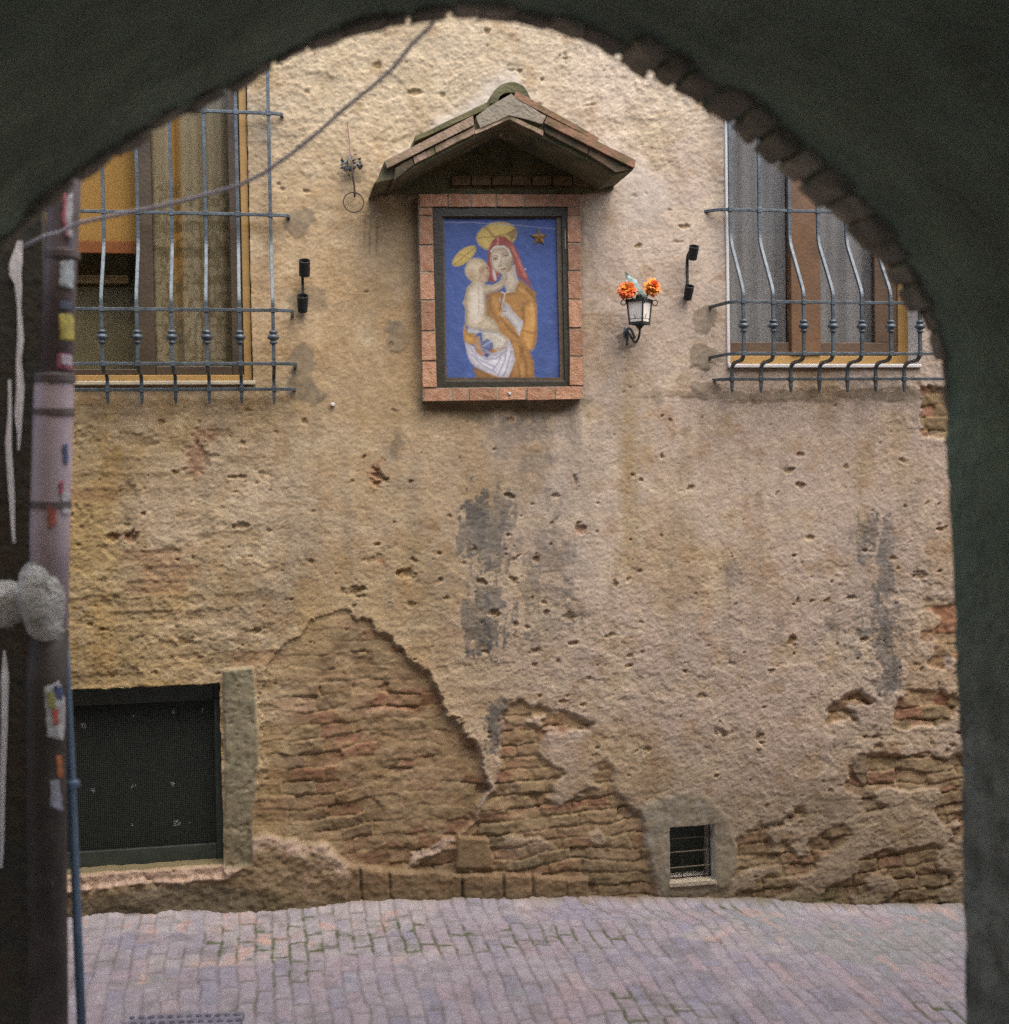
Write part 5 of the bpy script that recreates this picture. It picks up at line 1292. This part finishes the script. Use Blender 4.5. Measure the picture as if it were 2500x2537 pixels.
for (x, y, r) in ((154, 632, 44.5), (136, 938, 52), (134, 1022, 51), (126, 1250, 51.5)):
    bm = bmesh.new(); c0 = (xpx(x, y), YD, zpx(x, y))
    lathe(bm, c0, [(r * kp * .97, -.012), (r * kp * 1.02, -.009), (r * kp * 1.02, .009), (r * kp * .97, .012)], 28); obj("pipe_band", bm, M['pipe_band'], pipe, smooth=False)
def sticker(name, rgb, pts, label, lift=0.0022):
    """curved patch on the pipe's front: pixel polygon wrapped on the cylinder"""
    xc = np.interp(np.mean([p[1] for p in pts]), [470, 660, 940, 1300, 1560, 1700, 2500], [160, 150, 135, 124, 122, 114, 112.5]); r = (44.5 if np.mean([p[1] for p in pts]) < 930 else 50.5) * kp
    bm = bmesh.new()
    xs_ = [p[0] for p in pts]; ys_ = [p[1] for p in pts]
    n, m_ = 8, 10
    cx0 = xpx(xc, np.mean(ys_))
    def edge(y):
        xx = []
        for i in range(len(pts)):
            (ax, ay), (bx, by) = pts[i], pts[(i + 1) % len(pts)]
            if (ay - y) * (by - y) <= 0 and ay != by: xx.append(ax + (bx - ax) * (y - ay) / (by - ay))
        return min(xx), max(xx)
    rows = []
    for j in range(m_ + 1):
        y = min(ys_) + .5 + (max(ys_) - min(ys_) - 1) * j / m_
        a, b = edge(y); row = []
        for i in range(n + 1):
            x = a + (b - a) * i / n + random.uniform(-2.2, 2.2) * (i in (0, n))
            dxw = np.clip(xpx(x, y) - cx0, -r * .985, r * .985)
            row.append(bm.verts.new((cx0 + dxw, YD - math.sqrt(max(r * r - dxw * dxw, 0)) - lift, zpx(x, y))))
        rows.append(row)
    for j in range(m_):
        for i in range(n): bm.faces.new([rows[j][i], rows[j][i + 1], rows[j + 1][i + 1], rows[j + 1][i]])
    o = obj(name, bm, sticker_mat("sticker " + label, rgb), pipe, smooth=True, label=label)
    so = o.modifiers.new("thick", 'SOLIDIFY'); so.thickness = 0.0012
sticker("sticker", (236, 232, 236), [(170, 490), (186, 486), (184, 600), (176, 600), (168, 560)], "white sticker at the top of the pipe")
sticker("sticker", (232, 120, 140), [(164, 490), (171, 488), (168, 560), (176, 600), (168, 596), (160, 545)], "pink edge of the top sticker")
sticker("sticker", (214, 226, 226), [(155, 652), (186, 648), (186, 722), (153, 718)], "pale blue white sticker")
sticker("sticker", (88, 98, 118), [(154, 752), (184, 752), (183, 772), (154, 772)], "slate blue sticker")
sticker("sticker", (224, 208, 96), [(154, 778), (187, 776), (187, 848), (155, 848)], "yellow sticker")
sticker("sticker", (216, 120, 150), [(148, 878), (190, 876), (188, 920), (146, 916)], "pink sticker")
sticker("sticker", (228, 214, 222), [(158, 882), (187, 880), (186, 910), (158, 908)], "white centre of the pink sticker", 0.0045)
sticker("sticker", (84, 104, 150), [(160, 1102), (172, 1098), (174, 1150), (166, 1152)], "blue scrap")
sticker("sticker", (232, 228, 230), [(158, 1222), (174, 1215), (173, 1275), (160, 1275)], "white scrap")
sticker("sticker", (214, 96, 120), [(154, 1195), (164, 1190), (162, 1222), (155, 1225)], "pink scrap")
sticker("sticker", (216, 122, 96), [(122, 1250), (150, 1245), (146, 1300), (128, 1310)], "orange rub mark")
sticker("sticker", (220, 218, 214), [(118, 1690), (150, 1680), (165, 1720), (160, 1830), (125, 1825)], "torn white sticker")
sticker("sticker", (176, 170, 80), [(126, 1705), (142, 1712), (144, 1750), (128, 1745)], "yellow green scrap", 0.0045)
sticker("sticker", (70, 88, 140), [(142, 1690), (160, 1700), (160, 1730), (146, 1722)], "blue scrap", 0.0045)
sticker("sticker", (210, 92, 56), [(138, 1752), (152, 1748), (150, 1790), (140, 1786)], "red scrap", 0.0045)
sticker("sticker", (206, 118, 48), [(146, 1862), (160, 1860), (160, 1925), (148, 1920)], "orange strip")
sticker("sticker", (170, 170, 180), [(132, 1920), (160, 1916), (158, 2005), (132, 1985)], "grey white sticker")
sticker("sticker", (110, 116, 118), [(134, 2170), (158, 2175), (156, 2245), (146, 2240)], "faded grey sticker")
# cement lump over the pipe
bm = bmesh.new()
bmesh.ops.create_icosphere(bm, subdivisions=4, radius=1.0)
cA = Vector((xpx(102, 1480), YD - .01, zpx(102, 1480)))
for v in bm.verts:
    u = v.co.copy(); zz = u.z
    v.co = Vector((cA.x + u.x * 62 * kp * (1.0 if zz > -.2 else 1.0 - .25 * (-zz - .2)) + (-zz * 22 * kp if zz < 0 else 0), cA.y + u.y * .075, cA.z + zz * (100 if zz > 0 else 140) * kp))
geo = bmesh.ops.create_icosphere(bm, subdivisions=4, radius=1.0)
for v in geo['verts']:
    u = v.co.copy(); v.co = Vector((xpx(0, 1510) + u.x * 75 * kp, cA.y + .03 + u.y * .06, zpx(0, 1500) + u.z * 62 * kp))
roughen(bm, 0.009, 16, 0, 5); roughen(bm, 0.004, 70, 0, 6)
tag(obj("cement_lump", bm, M['lump'], smooth=True), "rough grey cement lump packed round the drainpipe", "cement lump")
# conduit
YCn = -2.14
cd = thing("conduit", "thin blue grey conduit running down right of the drainpipe", "conduit", (at(205, 2300, YCn)[0], YCn, -0.1))
bm = bmesh.new(); k2 = abs(at(101, 1000, YCn)[0] - at(100, 1000, YCn)[0])
tube(bm, [at(161, 1560, YCn), at(166, 1680, YCn), at(176, 1900, YCn), at(184, 2100, YCn), at(192, 2300, YCn), at(202, 2540, YCn)], [9 * k2, 10 * k2, 11 * k2, 11.5 * k2, 12 * k2, 12 * k2], 14)
obj("tube", bm, M['conduit'], cd, smooth=True)
bm = bmesh.new(); pc = at(180, 1943, YCn); lathe(bm, pc, [(13 * k2, -.012), (17 * k2, -.009), (17 * k2, .009), (13 * k2, .012)], 14); box(bm, pc[0], pc[0] + 18 * k2, YCn - .012, YCn + .01, pc[2] - .008, pc[2] + .008)
obj("clamp", bm, M['conduit'], cd, bevel=0.002)
# torn paper
def paper(pts, label, amp=0.006):
    bm = bmesh.new(); rows = []
    for (x, y, wd) in pts:
        rows.append([bm.verts.new(Vector(at(x + wd * (k - 2) / 4 + random.uniform(-1.5, 1.5), y, YP - .009 - random.uniform(0, amp) * .5))) for k in range(5)])
    for j in range(len(rows) - 1):
        for k in range(4): bm.faces.new([rows[j][k], rows[j][k + 1], rows[j + 1][k + 1], rows[j + 1][k]])
    o = obj("torn_paper", bm, M['paper']); so = o.modifiers.new("thick", 'SOLIDIFY'); so.thickness = 0.0015
    return tag(o, label, "torn paper", "torn papers on the grimy pier")
paper([(50, 596, 12), (44, 625, 22), (40, 650, 34), (38, 680, 30), (44, 705, 18), (48, 760, 12), (50, 840, 16), (46, 890, 14), (50, 960, 18), (46, 1030, 16), (47, 1075, 8), (46, 1115, 4)], "long torn white paper strip with a wide top, highest on the pier")
paper([(24, 940, 5), (24, 1020, 8), (20, 1100, 16), (26, 1180, 16), (30, 1240, 12), (33, 1310, 9), (34, 1345, 5)], "narrow torn paper strip low beside the long strip")
paper([(10, 1612, 5), (12, 1680, 18), (10, 1800, 16), (6, 1950, 14), (4, 2080, 10), (2, 2150, 6)], "white paper strip at the picture's left edge below the cement lump")

# cable across the opening
cpx = [(60, 610), (110, 585), (145, 577), (197, 552), (289, 532), (394, 512), (499, 486), (591, 460), (656, 427), (722, 381), (788, 328), (853, 269), (919, 217), (972, 171), (1018, 112), (1070, 62), (1090, 20)]
bm = bmesh.new()
tube(bm, [at(a, b, -2.30 - .62 * i / 16) for i, (a, b) in enumerate(cpx)], 0.005, 8)
tag(obj("cable", bm, M['cable'], smooth=True), "slack grey cable strung from the drainpipe up to the arch", "cable")

# drain cover
dc = at(448, 2500, 0); zz = None
P1 = np.array(EYE); d = R3 @ np.array([(448 - CX) / F_PX, -(2545 - CY) / F_PX, -1.0])
for t in np.linspace(3, 7, 4000):
    p = P1 + d * t
    if p[2] <= ground_z(p[0], p[1]): break
xw = 0.22
cv = thing("drain_cover", "studded iron drain cover set in the paving at the lower left", "drain cover", (p[0], p[1], p[2]))
gz = p[2] + .010
bm = bmesh.new(); box(bm, p[0] - xw, p[0] + xw, p[1] - .09, p[1] + .085, gz - .02, gz + .006); 
obj("plate", bm, M['cast_iron'], cv, bevel=0.004)
for r in range(3):
    for k in range(12):
        bm = bmesh.new()
        lathe(bm, (p[0] - xw + .03 + k * .035 + (.017 if r % 2 else 0), p[1] + .055 - r * .05, gz + .006), [(.011, -.003), (.010, .004), (.004, .006)], 10)
        obj("stud", bm, M['cast_dark'], cv)
cv.rotation_euler = (0, 0, -0.15)
